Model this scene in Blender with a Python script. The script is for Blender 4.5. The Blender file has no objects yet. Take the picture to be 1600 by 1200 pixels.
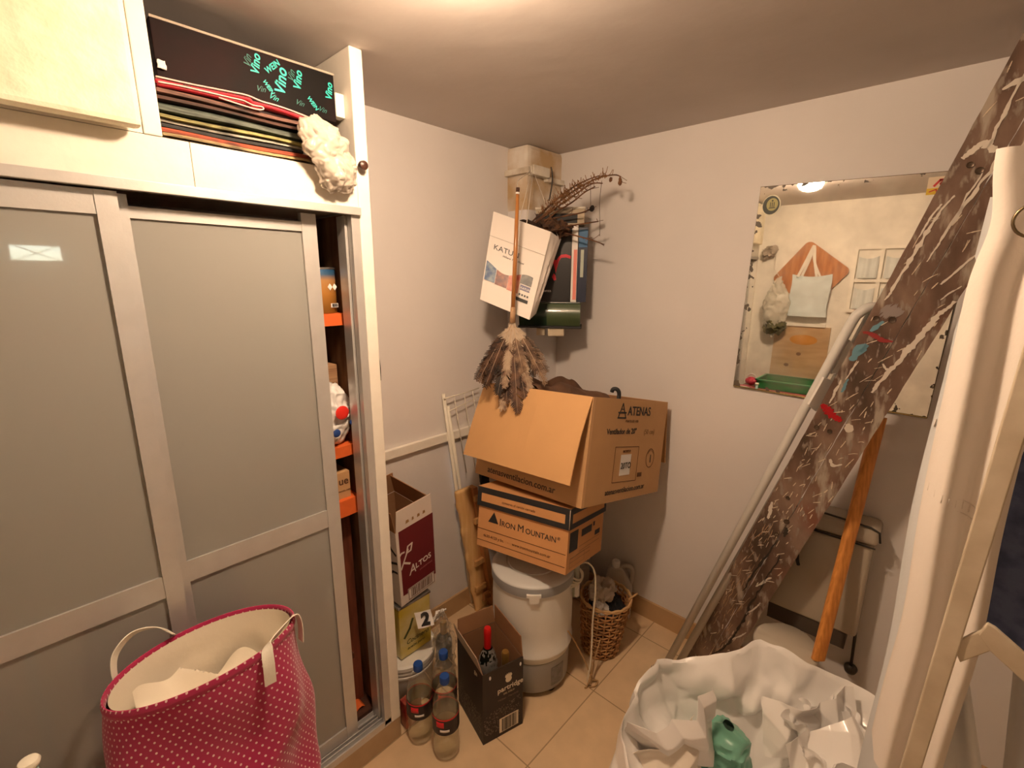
import bpy, bmesh, math, random
from mathutils import Vector as V, Matrix, noise, Euler
random.seed(7)
PI = math.pi
sc = bpy.context.scene
COL = sc.collection

# ---------------------------------------------------------------- camera, world, exposure
cam_d = bpy.data.cameras.new('camera'); cam = bpy.data.objects.new('camera', cam_d); COL.objects.link(cam)
YAW, PIT, ROL = 0.7452, -0.2211, 0.00467
fw = V((math.cos(PIT)*math.cos(YAW), math.cos(PIT)*math.sin(YAW), math.sin(PIT)))
rt = V((math.sin(YAW), -math.cos(YAW), 0)); up = rt.cross(fw)
r2 = rt*math.cos(ROL)+up*math.sin(ROL); u2 = -rt*math.sin(ROL)+up*math.cos(ROL)
cam.matrix_world = Matrix(((r2.x, u2.x, -fw.x, 0), (r2.y, u2.y, -fw.y, 0), (r2.z, u2.z, -fw.z, 1.67), (0, 0, 0, 1)))
cam_d.sensor_width = 36; cam_d.lens = 36*728.3/1600; cam_d.clip_start = 0.02
sc.camera = cam
w = bpy.data.worlds.new('world'); sc.world = w; w.use_nodes = True
wn = w.node_tree.nodes; bg = wn['Background']
sky = wn.new('ShaderNodeTexSky'); sky.sky_type = 'NISHITA'; sky.sun_disc = False; sky.sun_elevation = 0.7
w.node_tree.links.new(sky.outputs[0], bg.inputs[0]); bg.inputs[1].default_value = 2.5
sc.view_settings.view_transform = 'Standard'; sc.view_settings.look = 'None'
sc.view_settings.gamma = 1; sc.view_settings.use_curve_mapping = False
sc.view_settings.exposure = 1.33
LAMP_STRENGTH = 150.0; LAMP_COLOR = (1.0, 0.71, 0.47)
sc.cycles.use_denoising = True
sc.cycles.max_bounces = 10; sc.cycles.diffuse_bounces = 5; sc.cycles.glossy_bounces = 4
sc.cycles.transmission_bounces = 8; sc.cycles.transparent_max_bounces = 8
sc.cycles.sample_clamp_indirect = 6; sc.cycles.caustics_reflective = False; sc.cycles.caustics_refractive = False

# ---------------------------------------------------------------- materials
MATS = {}
def mat(name, col, rough=0.6, metal=0.0, var=0.0, vscale=8.0, bump=0.0, bscale=60.0, col2=None, spec=0.5,
        trans=0.0, ior=1.45, alpha=1.0, coat=0.0, emit=None, estr=0.0, sheen=0.0, stretch=None, coatr=0.03, sss=0):
    if name in MATS: return MATS[name]
    m = bpy.data.materials.new(name); m.use_nodes = True; nt = m.node_tree; N = nt.nodes; L = nt.links
    b = N['Principled BSDF']
    b.inputs['Base Color'].default_value = (*col, 1); b.inputs['Roughness'].default_value = rough
    b.inputs['Metallic'].default_value = metal; b.inputs['Specular IOR Level'].default_value = spec
    b.inputs['Transmission Weight'].default_value = trans; b.inputs['IOR'].default_value = ior
    b.inputs['Alpha'].default_value = alpha; b.inputs['Coat Weight'].default_value = coat
    b.inputs['Coat Roughness'].default_value = coatr; b.inputs['Sheen Weight'].default_value = sheen
    if emit: b.inputs['Emission Color'].default_value = (*emit, 1); b.inputs['Emission Strength'].default_value = estr
    tc = N.new('ShaderNodeTexCoord'); mp = N.new('ShaderNodeMapping'); L.new(tc.outputs['Object'], mp.inputs[0])
    if stretch: mp.inputs['Scale'].default_value = stretch
    if var > 0 or col2:
        n = N.new('ShaderNodeTexNoise'); n.inputs['Scale'].default_value = vscale; n.inputs['Detail'].default_value = 5
        L.new(mp.outputs[0], n.inputs['Vector'])
        r = N.new('ShaderNodeValToRGB')
        c2 = col2 if col2 else tuple(c*(1-var) for c in col)
        r.color_ramp.elements[0].color = (*c2, 1); r.color_ramp.elements[0].position = 0.35
        r.color_ramp.elements[1].color = (*col, 1); r.color_ramp.elements[1].position = 0.62
        L.new(n.outputs[0], r.inputs[0]); L.new(r.outputs[0], b.inputs['Base Color'])
    if bump > 0:
        n2 = N.new('ShaderNodeTexNoise'); n2.inputs['Scale'].default_value = bscale; n2.inputs['Detail'].default_value = 4
        L.new(mp.outputs[0], n2.inputs['Vector'])
        bp = N.new('ShaderNodeBump'); bp.inputs['Strength'].default_value = bump; bp.inputs['Distance'].default_value = 0.01
        L.new(n2.outputs[0], bp.inputs['Height']); L.new(bp.outputs[0], b.inputs['Normal'])
    MATS[name] = m; return m

M_wall = mat('wall_paint', (0.74, 0.71, 0.70), 0.7, bump=0.12, bscale=25, var=0.05, vscale=2.5)
M_wallold = mat('old_wall_paint', (0.85, 0.82, 0.75), 0.75, bump=0.3, bscale=12, var=0.1, vscale=6)
M_ceil = mat('ceiling_paint', (0.60, 0.55, 0.52), 0.8, bump=0.35, bscale=6, var=0.07, vscale=2)
M_white = mat('white_paint', (0.86, 0.82, 0.74), 0.5, var=0.06, vscale=14, bump=0.1, bscale=30)
M_alu = mat('aluminium', (0.66, 0.65, 0.64), 0.42, 0.55, var=0.06, vscale=20, bump=0.03, bscale=200)
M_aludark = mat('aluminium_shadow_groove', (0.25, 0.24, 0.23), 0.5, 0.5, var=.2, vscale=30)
M_card = mat('cardboard', (0.56, 0.33, 0.155), 0.8, var=0.08, vscale=6, bump=0.05, bscale=120)
M_card2 = mat('cardboard_orange', (0.60, 0.30, 0.12), 0.8, var=0.08, vscale=6, bump=0.05, bscale=120)
M_cardin = mat('cardboard_inside', (0.33, 0.17, 0.08), 0.85, var=0.1, vscale=8)
M_black = mat('black_print', (0.02, 0.02, 0.022), 0.6)
M_brown = mat('brown_print', (0.10, 0.04, 0.02), 0.7)
M_grey = mat('grey_plastic', (0.36, 0.36, 0.36), 0.45, var=0.05)
M_whitepl = mat('white_plastic', (0.78, 0.76, 0.72), 0.35, var=0.05, vscale=5)
M_paper = mat('white_paper', (0.82, 0.79, 0.77), 0.7, var=0.04, vscale=10)
M_orange = mat('orange_cloth', (0.85, 0.16, 0.03), 0.7, var=0.2, vscale=12)
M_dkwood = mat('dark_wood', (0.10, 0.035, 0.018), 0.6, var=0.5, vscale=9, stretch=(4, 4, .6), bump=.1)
M_ltwood = mat('pale_pine_wood', (0.66, 0.40, 0.17), 0.55, col2=(0.52, 0.27, 0.10), vscale=10, stretch=(6, 6, .8), bump=.1)
M_stick = mat('orange_varnished_wood', (0.78, 0.33, 0.08), 0.4, col2=(0.58, 0.22, 0.05), vscale=8, stretch=(14, 14, .6))
M_toilet = mat('beige_ceramic', (0.44, 0.38, 0.30), 0.22, coat=.3)
M_crease = mat('black_seal', (0.03, 0.025, 0.02), 0.6)

# ---------------------------------------------------------------- geometry helpers
def link(name, bm, mats, parent=None, origin=None, smooth=False, kind=None, mods=None):
    """bmesh in world coordinates -> one mesh object whose own origin is `origin` (or its parent's place)"""
    if parent is not None and origin is None: o0 = world_of(parent)
    elif origin is not None: o0 = V(origin)
    else:
        mn = V((min(v.co.x for v in bm.verts), min(v.co.y for v in bm.verts), min(v.co.z for v in bm.verts)))
        mx = V((max(v.co.x for v in bm.verts), max(v.co.y for v in bm.verts), max(v.co.z for v in bm.verts)))
        o0 = V(((mn.x+mx.x)/2, (mn.y+mx.y)/2, mn.z))
    for v in bm.verts: v.co -= o0
    bm.normal_update()
    me = bpy.data.meshes.new(name); bm.to_mesh(me); bm.free()
    for m in (mats if isinstance(mats, (list, tuple)) else [mats]): me.materials.append(m)
    if smooth:
        for p in me.polygons: p.use_smooth = True
        me.set_sharp_from_angle(angle=math.radians(48))
    o = bpy.data.objects.new(name, me); COL.objects.link(o)
    if parent is not None:
        o.parent = parent; o.location = o0 - world_of(parent)
    else: o.location = o0
    o['w0'] = list(o0)
    if kind: o['kind'] = kind
    return o
def world_of(o):
    return V(o['w0'])
def thing(name, label, cat, loc, group=None):
    o = bpy.data.objects.new(name, None); COL.objects.link(o); o.location = loc; o['w0'] = list(loc)
    o.empty_display_size = 0.05
    o['label'] = label; o['category'] = cat
    if group: o['group'] = group
    return o
def tag(o, label, cat, group=None):
    o['label'] = label; o['category'] = cat
    if group: o['group'] = group
    return o
def box(bm, x0, x1, y0, y1, z0, z1, M=None, mi=0):
    vs = [bm.verts.new(V(p)) for p in ((x0,y0,z0),(x1,y0,z0),(x1,y1,z0),(x0,y1,z0),(x0,y0,z1),(x1,y0,z1),(x1,y1,z1),(x0,y1,z1))]
    if M is not None:
        for v in vs: v.co = M @ v.co
    fs = []
    for f in ((0,3,2,1),(4,5,6,7),(0,1,5,4),(1,2,6,5),(2,3,7,6),(3,0,4,7)):
        fs.append(bm.faces.new([vs[i] for i in f])); fs[-1].material_index = mi
    return vs, fs
def B(*a, bev=0.0, **k):
    bm = bmesh.new(); box(bm, *a, **k)
    if bev: bmesh.ops.bevel(bm, geom=bm.edges[:], offset=bev, segments=2, affect='EDGES', profile=.6)
    return bm
def tube(bm, pts, r, seg=10, cap=True, mi=0, rs=None, closed=False):
    pts = [V(p) for p in pts]; n = len(pts); rings = []
    t0 = (pts[1]-pts[0]).normalized(); ref = V((0,0,1)) if abs(t0.z) < .9 else V((1,0,0)); a = t0.cross(ref).normalized()
    for i, p in enumerate(pts):
        if closed: t = (pts[(i+1) % n]-pts[i-1]).normalized()
        else: t = (pts[min(i+1, n-1)]-pts[max(i-1, 0)]).normalized()
        a = (a - t*a.dot(t)).normalized(); b = t.cross(a); rr = rs[i] if rs else r
        rings.append([bm.verts.new(p+(a*math.cos(2*PI*k/seg)+b*math.sin(2*PI*k/seg))*rr) for k in range(seg)])
    for i in range(n-1 if not closed else n):
        A, Bq = rings[i], rings[(i+1) % n]
        for k in range(seg):
            f = bm.faces.new((A[k], A[(k+1) % seg], Bq[(k+1) % seg], Bq[k])); f.material_index = mi; f.smooth = True
    if cap and not closed:
        f = bm.faces.new(rings[0][::-1]); f.material_index = mi; f = bm.faces.new(rings[-1]); f.material_index = mi
    return bm
def T(pts, r, **k):
    return tube(bmesh.new(), pts, r, **k)
def lathe(bm, prof, c, seg=40, M=None, mi=0, capb=True, capt=True, a0=0):
    rings = []
    for r, z in prof:
        ring = []
        for k in range(seg):
            p = V((r*math.cos(2*PI*k/seg+a0), r*math.sin(2*PI*k/seg+a0), z))
            if M is not None: p = M @ p
            ring.append(bm.verts.new(p+V(c)))
        rings.append(ring)
    for i in range(len(rings)-1):
        for k in range(seg):
            f = bm.faces.new((rings[i][k], rings[i][(k+1) % seg], rings[i+1][(k+1) % seg], rings[i+1][k])); f.smooth = True; f.material_index = mi
    if capb: f = bm.faces.new(rings[0][::-1]); f.material_index = mi
    if capt: f = bm.faces.new(rings[-1]); f.material_index = mi
    return bm
def LA(prof, c, **k): return lathe(bmesh.new(), prof, c, **k)
def smoothpath(pts, n=8):
    P = [V(p) for p in pts]; out = []
    for i in range(len(P)-1):
        p0 = P[max(i-1, 0)]; p1 = P[i]; p2 = P[i+1]; p3 = P[min(i+2, len(P)-1)]
        for k in range(n):
            t = k/n; out.append(.5*((2*p1)+(-p0+p2)*t+(2*p0-5*p1+4*p2-p3)*t*t+(-p0+3*p1-3*p2+p3)*t**3))
    out.append(P[-1]); return out
def sheet(fn, nu, nv, thick=0.0, closeu=False, mi=0):
    """surface fn(u,v)->point; given a thickness it becomes a closed slab"""
    bm = bmesh.new()
    g = [[bm.verts.new(V(fn(i/nu, j/nv))) for j in range(nv+1)] for i in range(nu if closeu else nu+1)]
    for i in range(nu):
        for j in range(nv):
            f = bm.faces.new((g[i][j], g[(i+1) % len(g)][j], g[(i+1) % len(g)][j+1], g[i][j+1])); f.smooth = True; f.material_index = mi
    bm.normal_update()
    if thick:
        bmesh.ops.solidify(bm, geom=bm.faces[:], thickness=thick)
        for f in bm.faces: f.smooth = True
    return bm
def nz(p, s=1.0, seed=0): return noise.noise(V(p)*s+V((seed*7.3, seed*3.1, seed*1.7)))
def ridge(p, s=1.0, seed=0): return 1-2*abs(noise.noise(V(p)*s+V((seed*7.3, seed*3.1, seed*1.7))))
def crumple(bm, amp, s, seed=0):
    bm.normal_update()
    for v in bm.verts:
        q = v.co; v.co = q + V((nz(q, s, seed), nz(q, s, seed+5), nz(q, s, seed+9)))*amp + v.normal*amp*.8*(ridge(q, s*1.7, seed+2)-.6)
    return bm
def clearmat(name, tint, rough, ior, body=0.0, milk=0.0, mcol=(.8, .78, .66)):
    """thin clear plastic: see-through with a fresnel gloss"""
    m = bpy.data.materials.new(name); m.use_nodes = True; N = m.node_tree.nodes; L = m.node_tree.links; N.remove(N['Principled BSDF'])
    t = N.new('ShaderNodeBsdfTransparent'); t.inputs[0].default_value = (*tint, 1); g = N.new('ShaderNodeBsdfGlossy'); g.inputs['Roughness'].default_value = rough; g.inputs[0].default_value = (1, 1, 1, 1)
    lw = N.new('ShaderNodeLayerWeight'); lw.inputs[0].default_value = .5; pw = N.new('ShaderNodeMath'); pw.operation = 'POWER'; L.new(lw.outputs['Facing'], pw.inputs[0]); pw.inputs[1].default_value = 3
    f = N.new('ShaderNodeMath'); f.operation = 'MULTIPLY_ADD'; L.new(pw.outputs[0], f.inputs[0]); f.inputs[1].default_value = .5*(ior-1)/.5; f.inputs[2].default_value = .05
    x = N.new('ShaderNodeMixShader'); L.new(f.outputs[0], x.inputs[0]); L.new(t.outputs[0], x.inputs[1]); L.new(g.outputs[0], x.inputs[2])
    if body:
        rf = N.new('ShaderNodeBsdfRefraction'); rf.inputs['IOR'].default_value = 1.12; rf.inputs[0].default_value = (*tint, 1); y = N.new('ShaderNodeMixShader'); y.inputs[0].default_value = body
        L.new(x.outputs[0], y.inputs[1]); L.new(rf.outputs[0], y.inputs[2]); L.new(y.outputs[0], N['Material Output'].inputs[0])
    else: L.new(x.outputs[0], N['Material Output'].inputs[0])
    if milk:
        src = N['Material Output'].inputs[0].links[0].from_socket; tl = N.new('ShaderNodeBsdfTranslucent'); tl.inputs[0].default_value = (*mcol, 1); df = N.new('ShaderNodeBsdfDiffuse'); df.inputs[0].default_value = (*mcol, 1)
        ad = N.new('ShaderNodeMixShader'); ad.inputs[0].default_value = .5; L.new(tl.outputs[0], ad.inputs[1]); L.new(df.outputs[0], ad.inputs[2])
        z = N.new('ShaderNodeMixShader'); z.inputs[0].default_value = milk; L.new(src, z.inputs[1]); L.new(ad.outputs[0], z.inputs[2]); L.new(z.outputs[0], N['Material Output'].inputs[0])
    return m
class Frame:
    """a flat face with a place: u to the viewer's right, v up, n outward"""
    def __init__(s, o, u, v, n=None):
        s.o = V(o); s.u = V(u).normalized(); s.v = V(v).normalized(); s.n = V(n).normalized() if n is not None else s.u.cross(s.v)
    def p(s, a, b, c=0): return s.o+s.u*a+s.v*b+s.n*c
def decal(bm, fr, pts, lift=0.0003, th=0.0005, mi=0):
    a = [bm.verts.new(fr.p(x, y, lift)) for x, y in pts]; b = [bm.verts.new(fr.p(x, y, lift+th)) for x, y in pts]
    f = bm.faces.new(b); f.material_index = mi; f = bm.faces.new(a[::-1]); f.material_index = mi
    n = len(a)
    for i in range(n):
        f = bm.faces.new((a[i], a[(i+1) % n], b[(i+1) % n], b[i])); f.material_index = mi
def rect(bm, fr, x0, x1, y0, y1, **k): decal(bm, fr, [(x0,y0),(x1,y0),(x1,y1),(x0,y1)], **k)
def line(bm, fr, pts, wd, **k):
    for (x0, y0), (x1, y1) in zip(pts[:-1], pts[1:]):
        d = V((x1-x0, y1-y0)); L = d.length
        if L < 1e-7: continue
        d /= L; n = V((-d.y, d.x))*wd/2; e = d*wd*.3
        decal(bm, fr, [(x0-n.x-e.x, y0-n.y-e.y), (x1-n.x+e.x, y1-n.y+e.y), (x1+n.x+e.x, y1+n.y+e.y), (x0+n.x-e.x, y0+n.y-e.y)], **k)
def text(name, s, fr, x, y, size, m, parent, bold=0.0, xs=1.0, shear=0.0, rot=0.0, align='LEFT', lift=0.0004, spacing=1.0):
    cu = bpy.data.curves.new(name, 'FONT'); cu.body = s; cu.size = size; cu.offset = bold*size; cu.shear = shear
    cu.align_x = align; cu.extrude = 0.0003; cu.space_character = spacing; cu.resolution_u = 3
    tmp = bpy.data.objects.new(name, cu); COL.objects.link(tmp)
    bpy.context.view_layer.update()
    me = bpy.data.meshes.new_from_object(tmp.evaluated_get(bpy.context.evaluated_depsgraph_get()))
    bpy.data.objects.remove(tmp)
    c, sn = math.cos(rot), math.sin(rot); bm = bmesh.new(); bm.from_mesh(me); bpy.data.meshes.remove(me)
    for v in bm.verts:
        a, b = v.co.x*xs, v.co.y; v.co = fr.p(x+a*c-b*sn, y+a*sn+b*c, v.co.z+lift+0.0003)
    return link(name, bm, m, parent)
def rotm(a, b, c):
    return (Matrix.Rotation(a, 3, 'Z') @ Matrix.Rotation(b, 3, 'Y') @ Matrix.Rotation(c, 3, 'X'))
def place(pos, R):
    m = R.to_4x4(); m.translation = V(pos); return m
R_ = math.radians
def bez(bm, fr, cx, cy, r, n=32, a0=0, a1=2*PI, wd=.001, sy=1.0, **k):
    pts = [(cx+r*math.cos(a0+(a1-a0)*i/n), cy+sy*r*math.sin(a0+(a1-a0)*i/n)) for i in range(n+1)]
    line(bm, fr, pts, wd, **k)
def disc(bm, fr, cx, cy, r, n=28, sy=1.0, **k):
    decal(bm, fr, [(cx+r*math.cos(2*PI*i/n), cy+sy*r*math.sin(2*PI*i/n)) for i in range(n)], **k)
def barcode(bm, fr, x0, x1, y0, y1, seed=1, n=26, mi=0):
    rr = random.Random(seed); x = x0
    while x < x1:
        wd = rr.choice((1, 1, 2, 3))*(x1-x0)/n*.4
        rect(bm, fr, x, min(x+wd, x1), y0, y1, lift=.0009, mi=mi); x += wd+rr.choice((1, 1, 2))*(x1-x0)/n*.5

XB, YA, XL, YF, H = 1.978, 1.626, -0.55, -1.9, 2.27
# ================================================================= THE SETTING
fm = bpy.data.materials.new('floor_tile'); fm.use_nodes = True
N = fm.node_tree.nodes; L = fm.node_tree.links; b = N['Principled BSDF']; tc = N.new('ShaderNodeTexCoord')
mp = N.new('ShaderNodeMapping'); mp.inputs['Location'].default_value = (0.339, 0.30, 0); L.new(tc.outputs['Object'], mp.inputs[0])
br = N.new('ShaderNodeTexBrick'); br.offset = 0; br.inputs['Scale'].default_value = 1; br.inputs['Brick Width'].default_value = .42; br.inputs['Row Height'].default_value = .42
br.inputs['Mortar Size'].default_value = .0025; br.inputs['Color1'].default_value = (.86, .64, .40, 1); br.inputs['Color2'].default_value = (.82, .60, .37, 1); br.inputs['Mortar'].default_value = (.45, .31, .18, 1)
L.new(mp.outputs[0], br.inputs[0]); n1 = N.new('ShaderNodeTexNoise'); n1.inputs['Scale'].default_value = 9; n1.inputs['Detail'].default_value = 6; L.new(tc.outputs['Object'], n1.inputs[0])
mx = N.new('ShaderNodeMixRGB'); mx.blend_type = 'MULTIPLY'; mx.inputs[0].default_value = .35
L.new(br.outputs[0], mx.inputs[1]); L.new(n1.outputs[0], mx.inputs[2]); L.new(mx.outputs[0], b.inputs['Base Color']); b.inputs['Roughness'].default_value = .32
link('floor', B(XL-.1, XB+.1, YF-.1, YA+.1, -.1, 0), fm, origin=(1.339, 0.30, 0), kind='structure')
link('ceiling', B(XL-.1, XB+.1, YF-.1, YA+.1, H, H+.1), M_ceil, kind='structure')
link('wall_back', B(XL-.1, XB+.1, YA, YA+.1, 0, H), M_wall, kind='structure')
link('wall_right', B(XB, XB+.1, YF, YA, 0, H), M_wall, kind='structure')
link('wall_left', B(XL-.1, XL, YF, YA, 0, H), M_wallold, kind='structure')
bm = bmesh.new()   # front wall behind the camera with a transom opening
wx0, wx1, wz0, wz1 = 0.08, 0.345, 1.765, 1.885
DX0, DX1, DH = .95, 1.70, 1.98   # the doorway behind the camera, its door shut
box(bm, XL, wx0, YF-.1, YF, 0, H); box(bm, wx1, DX0, YF-.1, YF, 0, H); box(bm, DX1, XB, YF-.1, YF, 0, H); box(bm, DX0, DX1, YF-.1, YF, DH, H); box(bm, wx0, wx1, YF-.1, YF, 0, wz0); box(bm, wx0, wx1, YF-.1, YF, wz1, H)
link('wall_front', bm, M_wallold, kind='structure')
M_glass = mat('window_glass', (.95, 1, 1), 0.0, trans=1.0, ior=1.1)
win = thing('window_1', 'small transom window high in the wall behind the camera', 'window', (.22, YF-.05, wz0)); win['kind'] = 'structure'
bm = bmesh.new()
for a in ((wx0, wx0+.012, wz0, wz1), (wx1-.012, wx1, wz0, wz1), (wx0, wx1, wz0, wz0+.012), (wx0, wx1, wz1-.012, wz1)): box(bm, a[0], a[1], YF-.07, YF-.03, a[2], a[3])
link('window_frame', bm, M_white, win)
bm = bmesh.new(); tube(bm, [(wx0, YF-.02, wz0), (wx1, YF-.02, wz1)], .003, seg=6); tube(bm, [(wx0, YF-.02, wz1), (wx1, YF-.02, wz0)], .003, seg=6)
link('window_bars', bm, M_crease, win)
link('window_pane', B(wx0+.01, wx1-.01, YF-.054, YF-.05, wz0+.01, wz1-.01), M_glass, win)
bm = bmesh.new()
for a in ((DX0-.05, DX0, 0, DH+.05), (DX1, DX1+.05, 0, DH+.05), (DX0, DX1, DH, DH+.05)): box(bm, a[0], a[1], YF, YF+.02, a[2], a[3])
box(bm, DX0, DX1, YF-.07, YF-.03, 0, DH)
link('door_1', bm, M_white, kind='structure')
# boxed column in the corner, old cream plaster
M_plaster = mat('stained_plaster', (0.76, 0.71, 0.64), 0.75, col2=(0.50, 0.35, 0.19), vscale=5.5, bump=.3, bscale=18)
bm = B(1.725, XB+.05, 1.50, YA+.05, 1.98, H, bev=.022); link('trim_1', bm, M_plaster, kind='structure')
link('trim_2', B(1.727, XB+.05, 1.502, YA+.05, 0, 2.0, bev=.02), M_wall, kind='structure')
link('trim_3', B(.77, 1.725, YA-.02, YA, .935, .975, bev=.003), M_white, kind='structure')
M_skirt = mat('skirting_tile', (.52, .34, .18), .4, var=.12, vscale=5)
link('baseboard_right', B(XB-.012, XB, YF, 1.5, 0, .097), M_skirt, kind='structure')
link('baseboard_back', B(.77, 1.725, YA-.012, YA, 0, .097), M_skirt, kind='structure')

# ceiling lamp (seen in the mirror)
lamp = thing('ceiling_lamp', 'warm round ceiling lamp, its glow caught in the top of the mirror', 'lamp', (.60, .70, H))
link('lamp_base', LA([(.030, H-.020), (.085, H-.012), (.088, H-.001)], (.60, .70, 0), seg=32), M_white, lamp)
M_bulb = mat('lamp_glow', (1, .9, .75), .5, emit=LAMP_COLOR, estr=LAMP_STRENGTH)
link('lamp_globe', LA([(.008, -.05), (.03, -.047), (.052, -.036), (.064, -.018), (.066, .0), (.058, .012), (.035, .018)], (.60, .70, H-.036), seg=32), M_bulb, lamp, smooth=True)

# ================================================================= THE CLOSET
CL = thing('sliding_closet', 'built-in white closet with aluminium and frosted glass sliding doors', 'closet', (.1, 1.26, 0))
link('side_panel', B(.727, .765, 1.26, YA-.001, .087, H-.001, bev=.004), M_white, CL)
link('side_panel', B(XL+.001, XL+.03, 1.262, YA-.001, 0, H-.001), M_white, CL)
link('plinth', B(XL+.03, .765, 1.262, 1.30, 0, .087, bev=.002), mat('plinth_tile', (.50, .36, .22), .5, var=.15), CL)
link('fascia', B(.333, .727, 1.262, 1.285, 1.86, 1.957, bev=.0015), M_white, CL)
link('fascia', B(XL+.03, .332, 1.262, 1.285, 1.86, 1.957, bev=.0015), M_white, CL)
link('upper_shelf', B(XL+.03, .727, 1.285, YA-.001, 1.86, 1.952), M_white, CL)
link('post', B(.253, .285, 1.258, 1.29, 1.957, H-.002, bev=.003), M_white, CL)
link('top_track', B(XL+.03, .728, 1.250, 1.266, 1.843, 1.864, bev=.001), M_alu, CL)
link('top_track_channel', B(XL+.03, .727, 1.266, 1.335, 1.852, 1.86), M_aludark, CL)
bm = bmesh.new()
box(bm, XL+.03, .727, 1.262, 1.335, .087, .095)
for y in (1.262, 1.281, 1.296, 1.309, 1.330): box(bm, XL+.03, .727, y, y+.004, .095, .112)
link('bottom_track', bm, M_alu, CL)
bm = bmesh.new(); box(bm, .702, .727, 1.262, 1.284, .095, 1.843); box(bm, .695, .727, 1.290, 1.335, .095, 1.843); box(bm, .712, .727, 1.284, 1.290, .095, 1.843)
link('side_channel', bm, M_alu, CL)
# frosted glass: rough transmission with a clear face
fg = bpy.data.materials.new('frosted_glass'); fg.use_nodes = True; b = fg.node_tree.nodes['Principled BSDF']
b.inputs['Base Color'].default_value = (.86, .86, .81, 1); b.inputs['Roughness'].default_value = .30; b.inputs['Transmission Weight'].default_value = .64
b.inputs['IOR'].default_value = 1.25; b.inputs['Coat Weight'].default_value = .9; b.inputs['Coat Roughness'].default_value = .025
b.inputs['Subsurface Weight'].default_value = 0
def door(x0, x1, y, sw, sR=None):
    d = bmesh.new(); z0, z1 = .112, 1.84; t = .020; sr = sR or sw
    box(d, x0, x0+sw, y, y+t, z0, z1); box(d, x1-sr, x1, y, y+t, z0, z1)
    for a, b_ in ((z0, z0+.045), (.920, .976), (1.793, 1.84 if y < 1.29 else 1.817)): box(d, x0+sw, x1-sr, y+.002, y+t-.002, a, b_)
    f = link('sliding_door', d, M_alu, CL)
    for a, b_ in ((z0+.04, .925), (.971, 1.797)):
        link('glass_pane', B(x0+sw-.004, x1-sr+.004, y+.008, y+.012, a, b_), fg, f)
    return f
door(-.235, .194, 1.270, .034, .036); door(.178, .618, 1.300, .036, .040); door(-.52, -.21, 1.300, .036)
# inside
bm = bmesh.new(); box(bm, XL+.03, .727, YA-.012, YA-.002, .1, 1.85); box(bm, .714, .727, 1.335, YA-.01, .1, 1.85)
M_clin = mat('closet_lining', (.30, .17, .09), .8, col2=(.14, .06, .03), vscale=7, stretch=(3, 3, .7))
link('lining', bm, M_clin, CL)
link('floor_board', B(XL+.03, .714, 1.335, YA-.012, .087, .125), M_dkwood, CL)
link('inner_post', B(.66, .70, 1.40, 1.44, .125, .925, bev=.004), mat('reddish_wood', (.22, .06, .03), .55, var=.5, vscale=10, stretch=(4, 4, .6)), CL)
for z, yf in ((1.537, 1.352), (1.118, 1.352), (.935, 1.350)):
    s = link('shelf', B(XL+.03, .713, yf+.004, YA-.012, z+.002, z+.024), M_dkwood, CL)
    def lin(u, v, z=z, yf=yf):
        x = XL+.04+(.712-XL-.04)*u
        if v < .8: return (x, YA-.02-(YA-.02-yf)*v/.8, z+.028+.001*math.sin(x*40))
        return (x, yf-.002+.002*math.sin(x*55), z+.028-(v-.8)/.2*(.034 if z > 1 else .055))
    link('shelf_liner', sheet(lin, 90, 10, .0015), M_orange, s, smooth=True)
link('floor_cloth', sheet(lambda u, v: (.56+.12*u, 1.36+.12*v, .128+.03*abs(nz((u*3, v*3, 1)))), 12, 12, .002), M_orange, CL)
link('knob', LA([(.006, 0), (.010, .004), (.013, .014), (.012, .022), (.006, .026)], (.738, 1.259, 1.974), M=Matrix.Rotation(R_(90), 3, 'X'), seg=20), mat('dark_bakelite', (.06, .025, .015), .35), CL, smooth=True)
# overhead door: a thick mottled cream slab standing proud of the closet front
M_slab = mat('mottled_cream_paint', (.92, .87, .70), .7, col2=(.80, .74, .56), vscale=16, bump=.6, bscale=22)
bm = B(-.42, .243, 1.205, 1.245, 1.957, 2.262, bev=.010)
link('overhead_door', bm, M_slab, CL)['label'] = 'thick mottled cream overhead door, standing slightly open'
link('overhead_panel', B(XL+.03, .252, 1.262, 1.28, 1.958, H-.002), M_white, CL)
link('catch_block', B(.70, .726, 1.30, 1.33, 2.10, 2.16, bev=.003), M_white, CL)

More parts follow.
